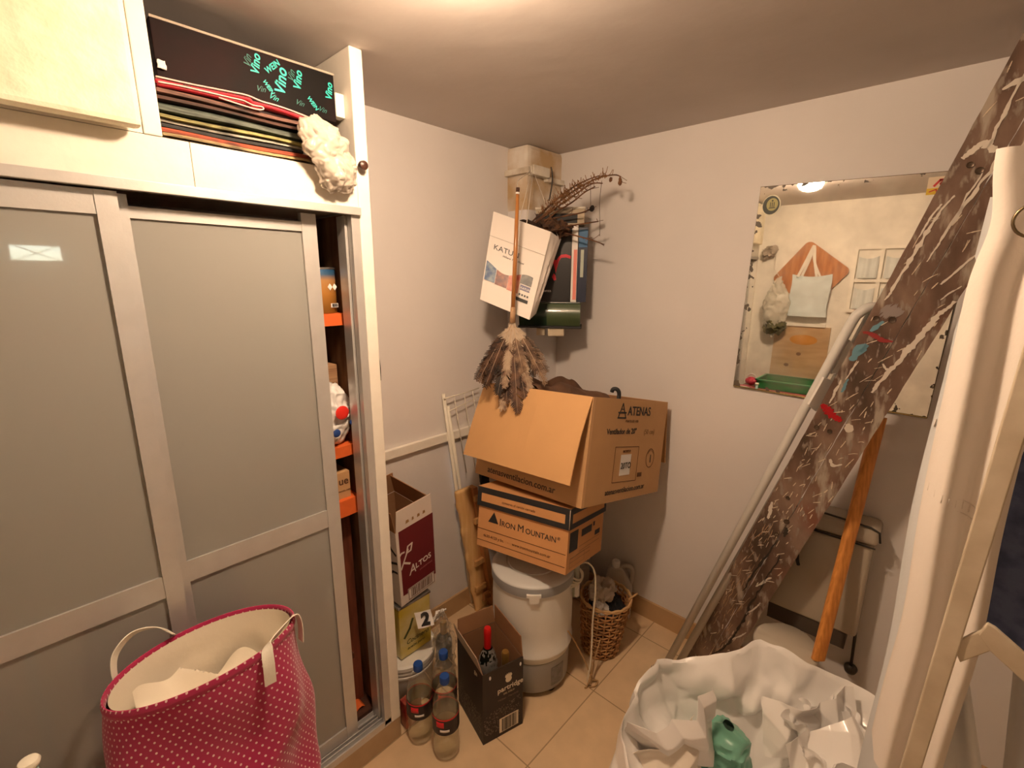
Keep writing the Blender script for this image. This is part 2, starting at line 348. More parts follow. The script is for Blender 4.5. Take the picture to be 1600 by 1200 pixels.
# ---- on top of the closet
M_vino = mat('black_glossy_carton', (.005, .004, .004), .6, col2=(.016, .004, .004), vscale=5, spec=.12)
ang = R_(2); Mv = place((.300, 1.300, 2.082), rotm(R_(-1), R_(.0), 0))
vb = thing('wine_carton', 'long black wine carton with turquoise Vino lettering lying on the closet', 'box', (.30, 1.30, 2.082))
link('carton_body', B(0, .395, 0, .22, 0, .116, M=Mv, bev=.0015), M_vino, vb)
link('carton_rim', B(.0, .396, -.002, .0005, .113, .118, M=Mv), mat('worn_card_edge', (.35, .30, .24), .8), vb)
fr = Frame(Mv @ V((0, 0, 0)), Mv.to_3x3() @ V((1, 0, 0)), Mv.to_3x3() @ V((0, 0, 1)))
M_turq = mat('turquoise_print', (.02, .55, .50), .5, ); M_turqd = mat('dark_turquoise_print', (.02, .16, .14), .5)
for s, x, y, sz, ro, mm, bo in (('Vino', .205, .060, .026, 80, M_turq, .02), ('WEIN', .226, .070, .018, 42, M_turq, .02), ('Vino', .262, .030, .035, 80, M_turq, .02),
                            ('WEIN', .212, .052, .013, -52, M_turq, .02), ('Vino', .303, .052, .026, 80, M_turq, .02), ('WEIN', .318, .042, .014, -48, M_turq, .02),
                            ('Vino', .385, .050, .024, 83, M_turq, .02), ('Vin', .188, .07, .022, 80, M_turqd, 0), ('Vin', .288, .066, .022, 80, M_turqd, 0),
                            ('Vin', .195, .026, .018, 5, M_turqd, 0), ('Vin', .222, .018, .018, -10, M_turq, 0), ('Vin', .286, .020, .018, -5, M_turqd, 0), ('Vin', .345, .018, .018, -5, M_turqd, 0)):
    text('printed_word', s, fr, x, y, sz, mm, vb, bold=bo, rot=R_(ro), shear=.2 if bo else .5, xs=.95)
tag(link('paper_scrap', crumple(sheet(lambda u, v: (.302+.014*u, 1.292, 2.10+.016*v), 6, 6, .001), .002, 90, 3), M_paper),
    'torn white paper scrap beside the left end of the black wine carton', 'paper')
# red cloth with white piping, folded between the magazines and the carton
M_redc = mat('red_cloth', (.62, .02, .04), .6, sheen=.3)
rc = thing('red_bag', 'folded red cloth bag with white piping squeezed under the black wine carton', 'bag', (.46, 1.3, 2.07))
def zr(x): return 2.068+.011*math.sin((x-.29)*9.5)*(1 if x < .47 else .5)-.004*(x-.3)*4
bm = sheet(lambda u, v: (.288+.345*u, 1.262+.03*math.sin(u*7)*.3+.25*v, zr(.288+.345*u)+.004*math.sin(u*20)*v), 60, 8, .005)
link('bag_fold', bm, M_redc, rc)
bm = sheet(lambda u, v: (.290+.20*u, 1.260+.2*v, zr(.29+.2*u)-.008-.006*u*math.sin(u*PI)), 40, 6, .004)
link('bag_fold', bm, mat('dark_red_cloth', (.35, .01, .02), .6), rc)
bm = bmesh.new()
tube(bm, smoothpath([(.288+.345*i/12, 1.259+.03*math.sin(i/12*7)*.3, zr(.288+.345*i/12)+.003) for i in range(13)], 4), .0017, seg=6)
tube(bm, smoothpath([(.290+.2*i/10, 1.257, zr(.29+.2*i/10)-.007-.006*i/10*math.sin(i/10*PI)) for i in range(11)]+[(.492, 1.257, zr(.49)-.012), (.47, 1.257, zr(.47)-.016), (.40, 1.257, zr(.40)-.016)], 4), .0016, seg=6)
link('piping', bm, mat('pink_white_piping', (.90, .55, .50), .6), rc)
# magazines
mags = [((.10,.05,.04),'black and brown'), ((.75,.55,.25),'straw yellow'), ((.70,.12,.04),'bright red-orange'), ((.03,.03,.03),'black'), ((.82,.78,.66),'cream'), ((.62,.58,.20),'olive yellow'),
        ((.80,.78,.70),'off-white'), ((.18,.22,.18),'grey-green'), ((.20,.26,.22),'pale sage'), ((.14,.05,.03),'chestnut brown'), ((.30,.14,.10),'russet'), ((.06,.03,.03),'very dark brown'), ((.22,.10,.08),'dull brown')]
z = 1.9535
for i, (c, nm) in enumerate(mags):
    th = (.008, .007, .010, .008, .006, .007, .005, .011, .009, .008, .009, .007, .007)[i]*.80
    wl = .30+.06*random.random()+(.03 if i > 6 else 0); yo = 1.266+.030*random.random()
    def mg(u, v, z=z, wl=wl, yo=yo): return (.288+wl*u, yo+.2*v, z+.0015*math.sin(u*5)-(0.0))
    bm = bmesh.new(); box(bm, .288, .288+wl, yo, yo+.21, z, z+th)
    bmesh.ops.subdivide_edges(bm, edges=[e for e in bm.edges if abs((e.verts[0].co-e.verts[1].co).x) > .1], cuts=16)
    for v in bm.verts: v.co.z += .0012*math.sin(v.co.x*22+i*.6)*(1 if i else 0)
    m = mat('magazine_edge_%d' % i, tuple(k*.62 for k in c), .7, col2=tuple(k*.12+.004 for k in c), vscale=1, stretch=(22, 22, 150))
    tag(link('magazine', bm, m), nm+' edged magazine in the closet top stack, '+('resting at its very bottom' if i == 0 else 'just above the '+mags[i-1][1]), 'magazine', 'magazines stacked on the closet')
    z += th+.0030
# crumpled plastic bag hanging over the edge
M_bagw = mat('milky_plastic_film', (.60, .53, .45), .28, trans=.25, ior=1.2, bump=.3, bscale=35, coat=.3)
def pb(u, v):
    a = u*2*PI; prof = [(0.0, .008), (.12, .045), (.35, .062), (.55, .052), (.75, .058), (.9, .042), (1, .006)]
    for (v0, r0), (v1, r1) in zip(prof[:-1], prof[1:]):
        if v <= v1: r = r0+(r1-r0)*(v-v0)/(v1-v0); break
    cx = .592+.09*v; cz = 2.062-.175*v
    return (cx+r*math.cos(a)*.95, 1.236-.014*math.sin(v*PI)+r*.42*math.sin(a), cz+.3*r*math.cos(a))
tag(link('plastic_bag', crumple(crumple(sheet(pb, 90, 60, closeu=True), .011, 15, 4), .005, 42, 2), M_bagw, smooth=True), 'crumpled translucent plastic bag hanging from the closet top over the white fascia', 'bag')
def pb2(u, v):
    a = u*2*PI; r = .032*math.sin(v*PI)+.002
    return (.665+r*math.cos(a)*.8+.02*v, 1.275+r*.5*math.sin(a), 2.055-.07*v)
tag(link('plastic_bag', crumple(sheet(pb2, 30, 24, closeu=True), .010, 30, 8), mat('clear_film', (.75, .72, .68), .15, trans=.75, ior=1.15, coat=.5), smooth=True), 'small clear plastic bag tucked behind the crumpled one on the closet top', 'bag')

# ---- on the closet shelves
can = thing('paint_can', 'tall blue and copper paint can on the top orange shelf', 'can', (.655, 1.40, 1.567))
cm = bpy.data.materials.new('paint_can_label'); cm.use_nodes = True; N = cm.node_tree.nodes; L = cm.node_tree.links; b = N['Principled BSDF']
tc = N.new('ShaderNodeTexCoord'); sp = N.new('ShaderNodeSeparateXYZ'); L.new(tc.outputs['Object'], sp.inputs[0]); r = N.new('ShaderNodeMapRange'); r.inputs[1].default_value = 0; r.inputs[2].default_value = .13
L.new(sp.outputs[2], r.inputs[0]); cr = N.new('ShaderNodeValToRGB'); e = cr.color_ramp.elements; e[0].color = (.25, .12, .02, 1); e[1].color = (.02, .10, .25, 1)
q = e.new(.45); q.color = (.55, .24, .05, 1); q = e.new(.75); q.color = (.50, .26, .10, 1); q = e.new(.88); q.color = (.05, .12, .22, 1)
L.new(r.outputs[0], cr.inputs[0]); L.new(cr.outputs[0], b.inputs['Base Color']); b.inputs['Roughness'].default_value = .25; b.inputs['Metallic'].default_value = .3
link('can_body', LA([(.049, 0), (.050, .002), (.050, .128), (.049, .13)], (.658, 1.405, 1.567)), cm, can, smooth=False)
link('can_rim', LA([(.050, .128), (.052, .130), (.052, .134), (.048, .135), (.046, .131)], (.658, 1.405, 1.567)), mat('tin', (.6, .6, .6), .25, .9), can, smooth=True)
fr = Frame((.658-.02, 1.405-.0505, 1.567), (1, 0, 0), (0, 0, 1), (0, -1, 0))
bm = bmesh.new()
for x in (.032, .050): decal(bm, Frame((.658, 1.405, 1.567), (1, 0, 0), (0, 0, 1), (0, -1, 0)), [(x-.02-.007, .078), (x-.02, .068), (x-.02+.007, .078), (x-.02, .088)], lift=.0495 if x < .04 else .042, th=.002)
rect(bm, Frame((.658, 1.405, 1.567), (1, 0, 0), (0, 0, 1), (0, -1, 0)), .012, .034, .018, .030, lift=.0465, th=.003)
link('hazard_diamonds', bm, M_paper, can)
bm = bmesh.new(); barcode(bm, Frame((.658, 1.405, 1.567), (1, 0, 0), (0, 0, 1), (0, -1, 0)), .015, .032, .0195, .029); 
for v in bm.verts: v.co.y -= .0492
link('barcode', bm, M_black, can)
tag(link('corrugated_carton', B(.60, .705, 1.42, 1.58, 1.147, 1.40, bev=.003), mat('ribbed_cardboard', (.50, .30, .16), .8, col2=(.25, .12, .06), vscale=1.5, stretch=(1, 1, 60))), 'brown ribbed cardboard carton standing behind the white bag on the middle shelf', 'box')
bagp = thing('shopping_bag', 'white plastic shopping bag with red and blue print on the middle shelf', 'bag', (.66, 1.38, 1.147))
def sb(u, v):
    a = u*2*PI; t = v; cx = .655+.02*math.sin(t*2); r = .062*(math.sin(PI*(t*.9+.08))**.6)
    return (cx+r*math.cos(a)*(1.0-.3*t), 1.385+r*.55*math.sin(a), 1.150+.20*t-.005*math.cos(a))
bm = crumple(sheet(sb, 50, 36, closeu=True), .012, 22, 3)
link('bag_body', bm, mat('white_film', (.80, .78, .76), .3), bagp, smooth=True)
for (x, z_, rr, c, nm) in ((.668, 1.262, .022, (.75, .03, .02), 'red_patch'), (.70, 1.225, .010, (.02, .06, .25), 'blue_patch'), (.645, 1.20, .013, (.02, .06, .25), 'blue_patch'), (.706, 1.205, .007, (.8, .6, .05), 'yellow_patch')):
    link(nm, LA([(rr*.2, .002), (rr, .003), (rr*.9, .0045), (rr*.2, .005)], (x, 1.338, z_), M=Matrix.Rotation(R_(90), 3, 'X'), seg=18), mat(nm, c, .4), bagp, smooth=True)
sbx = thing('small_carton', 'small cardboard carton with dark print on the lowest orange shelf', 'box', (.62, 1.38, .964))
link('carton_body', B(.575, .690, 1.362, 1.46, .964, 1.056, bev=.002), M_card, sbx)
text('printed_text', 'ue', Frame((.60, 1.362, .964), (1, 0, 0), (0, 0, 1)), .05, .05, .035, M_brown, sbx, bold=.02)
text('printed_text', 'contenido neto', Frame((.60, 1.362, .964), (1, 0, 0), (0, 0, 1)), .035, .025, .009, M_brown, sbx)
# things dimly seen through the frosted doors
tag(link('pink_box', B(.33, .43, 1.37, 1.47, 1.567, 1.68, bev=.01), mat('pink_plastic', (.80, .08, .12), .4)), 'blurred pink box behind the right frosted door, top shelf', 'box')
for k, (x, zz, hh, rr, nm) in enumerate(((.42, 1.147, .13, .07, 'left one'), (.55, 1.147, .17, .06, 'right one'))):
    def wb(u, v, x=x, zz=zz, hh=hh, rr=rr): a = u*2*PI; r = rr*math.sin(PI*(v*.93+.04))**.5; return (x+r*math.cos(a), 1.42+r*.7*math.sin(a), zz+.005+hh*v)
    tag(link('white_bundle', crumple(sheet(wb, 32, 20, closeu=True), .012, 20, k), mat('white_film', (.8, .78, .76), .3), smooth=True), 'white bundle blurred behind the right frosted door, the '+nm, 'bag', 'white bundles behind the frosted door')
tag(link('cardboard_tray', B(.24, .50, 1.37, 1.55, .964, 1.03, bev=.003), M_card2), 'low orange-brown tray blurred behind the frosted door above the middle rail', 'box')
yb = thing('cleaner_bottle', 'white cleaner bottle with yellow cap low in the open closet gap', 'bottle', (.628, 1.37, .44))
def ub(u, v): a = u*2*PI; r = .028*math.sin(PI*(v*.85+.1))**.6+.004; return (.628+r*math.cos(a), 1.372+.8*r*math.sin(a), .45+.17*v)
link('low_shelf', B(XL+.03, .652, 1.354, YA-.012, .36, .38), M_dkwood, CL)
for v_ in (yb,): v_.location.z = .38; v_['w0'] = [.628, 1.37, .38]
link('bottle_body', LA([(.026, 0), (.030, .01), (.030, .10), (.012, .135), (.012, .145)], (.622, 1.384, .38)), M_whitepl, yb, smooth=True)
link('bottle_cap', LA([(.014, .145), (.016, .15), (.016, .172), (.012, .178)], (.622, 1.384, .38)), mat('yellow_plastic', (.85, .50, .03), .35), yb, smooth=True)
def ub(u, v): a = u*2*PI; r = .030*math.sin(PI*(v*.85+.1))**.6+.004; return (.615+r*math.cos(a)*.9, 1.430+.6*r*math.sin(a), .385+.24*v)
tag(link('white_cloth', crumple(sheet(ub, 30, 24, closeu=True), .010, 24, 6), M_paper, smooth=True), 'white crumpled cloth behind the yellow capped bottle in the closet', 'cloth')
tag(link('yellow_bottle', LA([(.04, 0), (.045, .01), (.045, .2), (.015, .25), (.015, .27)], (.38, 1.45, .38)), mat('yellow_plastic', (.85, .50, .03), .35), smooth=True), 'yellow bottle blurred behind the lower frosted pane above the hamper', 'bottle')
bm = T(smoothpath([(.7693, 1.30, 1.60), (.7693, 1.30, 1.5), (.773, 1.30, 1.42), (.782, 1.30, 1.36)], 6), .004, seg=8)
tube(bm, smoothpath([(.776, 1.30, 1.46), (.785, 1.302, 1.40), (.784, 1.302, 1.352)], 6), .006, seg=8)
tube(bm, [(.7655, 1.30, 1.596), (.774, 1.30, 1.596)], .003, seg=8)
tag(link('black_strap', bm, M_black), 'thin black strap hanging on the outer side of the closet panel', 'strap')

# ================================================================= LAUNDRY HAMPER
dm = bpy.data.materials.new('dotted_magenta_cloth'); dm.use_nodes = True; N = dm.node_tree.nodes; L = dm.node_tree.links; b = N['Principled BSDF']
uv = N.new('ShaderNodeUVMap'); uv.uv_map = 'UVMap'; mp = N.new('ShaderNodeMapping'); L.new(uv.outputs[0], mp.inputs[0])
mp.inputs['Scale'].default_value = (1, 1, 1)
sp = N.new('ShaderNodeSeparateXYZ'); L.new(mp.outputs[0], sp.inputs[0])
def mth(op, a, b_=None, v=None):
    n = N.new('ShaderNodeMath'); n.operation = op
    if isinstance(a, float): n.inputs[0].default_value = a
    else: L.new(a, n.inputs[0])
    if b_ is not None:
        if isinstance(b_, float): n.inputs[1].default_value = b_
        else: L.new(b_, n.inputs[1])
    return n.outputs[0]
row = mth('FLOOR', sp.outputs[1]); off = mth('MULTIPLY', mth('MODULO', row, 2.0), .5)
fx = mth('SUBTRACT', mth('FRACT', mth('ADD', sp.outputs[0], off)), .5); fy = mth('SUBTRACT', mth('FRACT', sp.outputs[1]), .5)
d2 = mth('ADD', mth('MULTIPLY', mth('MULTIPLY', fx, 1.55), mth('MULTIPLY', fx, 1.55)), mth('MULTIPLY', fy, fy)); msk = mth('LESS_THAN', d2, .040)
mxn = N.new('ShaderNodeMixRGB'); L.new(msk, mxn.inputs[0]); mxn.inputs[1].default_value = (.42, .008, .085, 1); mxn.inputs[2].default_value = (.85, .62, .62, 1)
L.new(mxn.outputs[0], b.inputs['Base Color']); b.inputs['Roughness'].default_value = .75; b.inputs['Sheen Weight'].default_value = .3
HC = (.192, 1.095)
def rim(a):   # flattened oval: bulges towards the doors, nearly straight towards the room
    x = .182*math.cos(a); y = .115*math.sin(a)
    if y < 0: y *= .80
    return HC[0]+x, HC[1]+y
hz = .85
def hout(u, v):
    a = u*2*PI; x, y = rim(a); zz = hz*(1-v)
    k = 1+.10*min(1, v*2.2); dx, dy = (x-HC[0])*k, (y-HC[1])*(k if y < HC[1] else 1.0)
    w_ = min(1, v*4)*(.006*math.sin(a*7+v*9)+.008*math.sin(a*3-v*14)+.020*ridge((x*3, y*3, zz*2.2), 1.5, 3)-.004)
    n = V((math.cos(a), math.sin(a)*.9 if y < HC[1] else 0))
    return (HC[0]+dx+n.x*w_, min(HC[1]+dy+n.y*w_*1.3, 1.262 if False else 1.228), max(zz, .004))
ham = thing('laundry_hamper', 'magenta laundry hamper with pale dots and cream lining before the closet', 'laundry hamper', (HC[0], HC[1], 0))
NU, NV = 120, 70
bm = sheet(hout, NU, NV, closeu=True)
uvl = bm.loops.layers.uv.new('UVMap')
bm.faces.ensure_lookup_table()
per = .98; DU, DV = 1/.0165, 1/.0130
for i, f in enumerate(bm.faces):
    iu, iv = i // NV, i % NV
    for l, (a, c) in zip(f.loops, ((0, 0), (1, 0), (1, 1), (0, 1))): l[uvl].uv = ((iu+a)/NU*64, (iv+c)/NV*hz*DV)
link('cloth_wall', bm, dm, ham, smooth=True)
M_lin = mat('cream_lining', (.84, .78, .66), .8, bump=.1, bscale=40)
def hin(u, v):
    a = u*2*PI; x, y = rim(a); k = .955-.30*min(1, v*1.5); w_ = .010*min(1, v*3)*nz((x*9, y*9, v*6), 1.5, 8)+.012*ridge((x, y, v*.6), 9, 2)*min(1, v*3)
    return (HC[0]+(x-HC[0])*(k+w_*4), HC[1]+(y-HC[1])*(k+w_*4), hz-.002-.55*v)
link('lining', sheet(hin, 90, 40, closeu=True), M_lin, ham, smooth=True)
def hcl(u, v):
    x = HC[0]+.135*(2*u-1); y = HC[1]+.075*(2*v-1)*math.sqrt(max(0.02, 1-(2*u-1)**2)); q = V((x, y, .5))
    return (x, y, .69+.04*(2*u-1)**2+.06*nz(q, 8, 2)+.055*ridge(q, 9, 3)+.07*(1-u)*v)
link('lining_folds', sheet(hcl, 60, 40), M_lin, ham, smooth=True)
bm = bmesh.new(); ring = [V((*rim(2*PI*k/80), hz)) for k in range(80)]
bm = sheet(lambda u, v: (HC[0]+(rim(u*2*PI)[0]-HC[0])*(1+.022*math.cos(v*2*PI)), HC[1]+(rim(u*2*PI)[1]-HC[1])*(1+.03*math.cos(v*2*PI)), hz-.006+.012*math.sin(v*2*PI)), 100, 10, closeu=True)
uvl = bm.loops.layers.uv.new('UVMap')
for i, f in enumerate(bm.faces):
    iu, iv = i // 10, i % 10
    for l, (a, c) in zip(f.loops, ((0, 0), (1, 0), (1, 1), (0, 1))): l[uvl].uv = ((iu+a)/100*64, (iv+c)/10*3)
link('rim_binding', bm, dm, ham, smooth=True)
M_hand = mat('white_webbing', (.84, .80, .70), .75, bump=.1, bscale=200)
def strap(pts, wdir, wd, th, name, m, parent):
    P = smoothpath(pts, 8); n = len(P)-1
    return link(name, sheet(lambda u, v: P[min(n, round(u*n))]+V(wdir).normalized()*wd*(v-.5), n, 3, th), m, parent, smooth=True)
strap([(.045, 1.165, .815), (.040, 1.178, .85), (.050, 1.195, .885), (.085, 1.208, .905), (.125, 1.205, .895), (.150, 1.198, .865)], (-.3, -.5, .55), .024, .002, 'handle', M_hand, ham)
def strap2(pts, wds, wd, th, name, m, parent):
    P = smoothpath(pts, 8); Wd = smoothpath([V(q).normalized() for q in wds], 8); n = len(P)-1
    return link(name, sheet(lambda u, v: P[min(n, round(u*n))]+Wd[min(n, round(u*n))].normalized()*wd*(v-.5), n, 3, th), m, parent, smooth=True)
strap2([(.378, 1.062, .785), (.380, 1.062, .83), (.374, 1.062, .862), (.356, 1.056, .866), (.322, 1.036, .862), (.288, 1.012, .866), (.280, .996, .860), (.277, .985, .83), (.275, .982, .785)],
       [(.1, -1, 0), (.1, -1, .1), (.2, -1, .4), (.3, -.6, .7), (.2, -.4, .9), (.3, -.6, .7), (1, -.3, .3), (1, -.1, 0), (1, -.1, 0)], .024, .002, 'handle', M_hand, ham)
mp_ = thing('mop', 'white round cap on top of a pale blue stick at the lower left edge', 'mop', (-.092, 1.03, 0))
link('stick', T([(-.092, 1.035, .002), (-.092, 1.035, .850)], .010, seg=14), mat('pale_blue_plastic', (.35, .55, .55), .4), mp_)
link('cap', LA([(.008, -.01), (.014, -.004), (.0155, .002), (.013, .007), (.005, .009)], (-.092, 1.035, .858), seg=24), mat('cream_cap', (.90, .86, .74), .4), mp_, smooth=True)
link('mop_head', LA([(.055, 0), (.06, .01), (.045, .05), (.018, .08), (.012, .1)], (-.092, 1.03, .002), seg=24), M_paper, mp_, smooth=True)

# ================================================================= CARTONS
def carton(name, label, pos, R, W, D, Hh, m_out, m_in, flaps=(), group=None, th=.004, base_mat=None):
    """open carton: local x runs along the right-hand face, y along the left-hand face, z up"""
    Mx = place(pos, R); t = thing(name, label, 'box', pos, group)
    bm = bmesh.new()
    box(bm, 0, W, 0, th, 0, Hh, M=Mx); box(bm, 0, W, D-th, D, 0, Hh, M=Mx); box(bm, 0, th, th, D-th, 0, Hh, M=Mx); box(bm, W-th, W, th, D-th, 0, Hh, M=Mx); box(bm, th, W-th, th, D-th, 0, th, M=Mx)
    link('carton_body', bm, m_out, t)
    e = .0008; bm = bmesh.new()
    box(bm, th+e, W-th-e, th, th+e, th, Hh-.001, M=Mx); box(bm, th+e, W-th-e, D-th-e, D-th, th, Hh-.001, M=Mx); box(bm, th, th+e, th, D-th, th, Hh-.001, M=Mx); box(bm, W-th-e, W-th, th, D-th, th, Hh-.001, M=Mx)
    link('inner_walls', bm, m_in, t)
    for side, h, a, mo, mi_ in flaps:     # a = outward lean from upright
        ca, sa = math.cos(a), math.sin(a); bm = bmesh.new(); i = .002
        if side == 'L': q = [(-sa*s_, y_, Hh+ca*s_) for s_, y_ in ((0, i), (0, D-i), (h, D-i-.006), (h, i+.006))]; nn = V((-ca, 0, -sa))
        if side == 'R': q = [(W+sa*s_, y_, Hh+ca*s_) for s_, y_ in ((0, i), (0, D-i), (h, D-i-.006), (h, i+.006))]; nn = V((ca, 0, -sa))
        if side == 'F': q = [(x_, -sa*s_, Hh+ca*s_) for s_, x_ in ((0, i), (0, W-i), (h, W-i-.006), (h, i+.006))]; nn = V((0, -ca, -sa))
        if side == 'K': q = [(x_, D+sa*s_, Hh+ca*s_) for s_, x_ in ((0, i), (0, W-i), (h, W-i-.006), (h, i+.006))]; nn = V((0, ca, -sa))
        for off, m in ((0, 0), (-.0015, 1)):
            A_ = [bm.verts.new(Mx @ (V(p)+nn*off)) for p in q]; B_ = [bm.verts.new(Mx @ (V(p)+nn*(off-.0015))) for p in q]
            for f in ([A_, B_[::-1]]+[[A_[k], B_[k], B_[(k+1) % 4], A_[(k+1) % 4]] for k in range(4)]):
                bm.faces.new(f).material_index = m
        bmesh.ops.recalc_face_normals(bm, faces=bm.faces[:])
        link('flap', bm, [mo, mi_], t)
    R3 = Mx.to_3x3(); ex, ey, ez = R3 @ V((1,0,0)), R3 @ V((0,1,0)), R3 @ V((0,0,1))
    fF = Frame(Mx @ V((0, 0, 0)), ex, ez, -ey); fL = Frame(Mx @ V((0, D, 0)), -ey, ez, -ex)
    return t, Mx, fF, fL
def solve_rot(deg): return rotm(R_(deg[0]), R_(deg[1]), R_(deg[2]))

# ---- big fan carton
t, Mx, fF, fL = carton('fan_carton', 'big open cardboard fan carton marked ATENAS on top of the stack in the corner', (1.269, .839, .884), solve_rot((-2.309, 12.38, -3.742)), .578, .562, .396, M_card, M_cardin,
    flaps=[('R', .28, R_(168), M_card, M_card)])
h0 = Mx @ V((-.001, .002, .396)); h1 = Mx @ V((-.001, .560, .396)); g0 = V((1.206, .846, .990)); g1 = V((1.221, 1.404, .951))
fn = (h1-h0).cross(g0-h0).normalized(); fn = -fn if fn.x > 0 else fn
bm = bmesh.new(); nU, nVv = 12, 8; top, bot = [], []
def fp(i, j, o):
    a, b_ = i/nU, j/nVv; p = (h0*(1-a)+h1*a)*(1-b_)+(g0*(1-a)+g1*a)*b_; return p+fn*(o+.010*math.sin(b_*PI)*(1 if a < .5 else .6))
for o_ in (0, -.004):
    g = [[bm.verts.new(fp(i, j, o_)) for j in range(nVv+1)] for i in range(nU+1)]
    for i in range(nU):
        for j in range(nVv): bm.faces.new((g[i][j], g[i+1][j], g[i+1][j+1], g[i][j+1]))
    top.append(g)
for i in range(nU):
    for j in (0, nVv): bm.faces.new((top[0][i][j], top[0][i+1][j], top[1][i+1][j], top[1][i][j]))
for j in range(nVv):
    for i in (0, nU): bm.faces.new((top[0][i][j], top[0][i][j+1], top[1][i][j+1], top[1][i][j]))
bmesh.ops.recalc_face_normals(bm, faces=bm.faces[:])
link('flap', bm, mat('flap_cardboard', (.60, .345, .15), .8, var=.06, vscale=5), t)
W_ = .578
text('brand_lettering', 'ATENAS', fF, .245, .335, .050, M_black, t, bold=.012, xs=1.0)
bm = bmesh.new(); cx, cy = .205, .332
line(bm, fF, [(cx-.017, cy+.012), (cx, cy+.047), (cx+.017, cy+.012)], .0055); line(bm, fF, [(cx-.028, cy+.012), (cx+.028, cy+.012)], .006); line(bm, fF, [(cx-.030, cy-.008), (cx+.030, cy-.008)], .006)
line(bm, fF, [(cx-.020, cy+.010), (cx-.026, cy-.006)], .006); line(bm, fF, [(cx+.020, cy+.010), (cx+.026, cy-.006)], .006); line(bm, fF, [(cx-.008, cy+.025), (cx+.008, cy+.025)], .004)
link('logo', bm, M_black, t)
text('printed_text', 'PUNTO DE VOS', fF, .235, .307, .014, M_brown, t)
text('printed_text', 'Ventilador de 20"', fF, .110, .262, .030, M_black, t, bold=.02, xs=1.02)
text('printed_text', '(50 cm)', fF, .390, .258, .030, mat('faint_print', (.30, .17, .08), .8), t)
bm = bmesh.new(); line(bm, fF, [(.185, .075), (.185, .212), (.365, .208), (.365, .070), (.185, .075)], .0022)
bez(bm, fF, .470, .155, .034, wd=.003, sy=1.15); bez(bm, fF, .470, .155, .028, wd=.0012, sy=1.15, a0=.6, a1=2.5)
link('printed_frame', bm, M_brown, t)
text('printed_text', 'MODELO', fF, .243, .188, .014, M_brown, t, bold=.02)
bm = bmesh.new(); rect(bm, fF, .232, .310, .098, .180); link('label_patch', bm, M_paper, t)
text('printed_text', '20TO', fF, .236, .125, .034, M_black, t, bold=.01, xs=.93, lift=.0012)
text('printed_text', '1', fF, .461, .137, .046, M_black, t, bold=.02)
bm = bmesh.new(); barcode(bm, fF, .375, .412, .082, .100, seed=2, n=14)
for v in bm.verts: v.co -= fF.n*.0005
link('barcode', bm, M_brown, t)
text('printed_text', 'atenasventilacion.com.ar', fF, .145, .030, .031, M_black, t, xs=.98, bold=.004)
text('printed_text', 'atenasventilacion.com.ar', fL, .075, .022, .037, M_black, t, bold=.006)
bm = bmesh.new(); rect(bm, fL, .10, .55, .0, .001); rect(bm, fF, -.0, .016, .0, .396, lift=.0001); link('corner_tape', bm, mat('clear_brown_tape', (.62, .36, .17), .3), t)
# what lies in the fan carton
pt = lambda x, y, z: Mx @ V((x, y, z))
def bp(u, v): 
    p = pt(.06+.44*u, .20+.33*v, .30+.10*math.sin(v*PI)*.6+.075*nz((u*3, v*3, 0), 1, 3)+.05*ridge((u*2.2, v*2.2, 0), 1, 5)+(.03 if v > .5 else 0)); return p
tag(link('brown_paper', sheet(bp, 40, 30, .002), mat('brown_wrapping', (.16, .08, .045), .8, var=.4, vscale=9), smooth=True), 'dark brown wrapping paper filling the open fan carton', 'paper')
q0 = pt(.30, .05, .04); dz = V((0, 0, 1)); q0 = V((1.578, .90, .86))
hk = thing('umbrella', 'black hooked umbrella handle sticking out of the fan carton', 'umbrella', q0)
link('shaft', T([q0, (1.592, .898, 1.225)], .007, seg=10), M_black, hk)
link('handle_hook', T(smoothpath([(1.592, .898, 1.20), (1.594, .898, 1.235), (1.590, .906, 1.250), (1.582, .918, 1.250), (1.580, .922, 1.238)], 6), .008, seg=12), M_black, hk)
# ---- archive carton with lid
Ri = solve_rot((7.56, 10.478, -2.958)); pi_ = (1.225, .862, .629)
t = thing('archive_box', 'lidded cardboard archive box printed IRON MOUNTAIN, tilted on the white spin dryer', 'box', pi_)
Mi = place(pi_, Ri); Wb, Db, Hb = .320, .419, .244
link('box_body', B(.004, Wb-.004, .004, Db-.004, 0, Hb-.01, M=Mi), M_card2, t)
bm = bmesh.new(); box(bm, -.002, Wb+.002, -.002, Db+.002, Hb-.078, Hb, M=Mi); link('lid', bm, M_card2, t)
R3 = Mi.to_3x3(); ex, ey, ez = R3 @ V((1,0,0)), R3 @ V((0,1,0)), R3 @ V((0,0,1))
kF = Frame(Mi @ V((0, .004, 0)), ex, ez, -ey); kL = Frame(Mi @ V((.004, Db, 0)), -ey, ez, -ex)
kF2 = Frame(Mi @ V((0, -.002, 0)), ex, ez, -ey); kL2 = Frame(Mi @ V((-.002, Db, 0)), -ey, ez, -ex)
bm = bmesh.new()
for fr_, L_ in ((kL2, Db), (kF2, Wb)):
    rect(bm, fr_, -.002, L_+.002, Hb-.024, Hb); rect(bm, fr_, -.002, L_+.002, Hb-.078, Hb-.058); rect(bm, fr_, -.002, .018, Hb-.060, Hb-.022); rect(bm, fr_, L_-.018, L_+.002, Hb-.060, Hb-.022)
    bm.faces.ensure_lookup_table()
link('lid_border', bm, M_black, t)
link('lid_edge_wear', T([kL2.p(Db+.001, Hb-.075, .001), kL2.p(Db+.001, Hb-.004, .001)], .0014, seg=6), mat('worn_edge', (.5, .4, .32), .8), t)
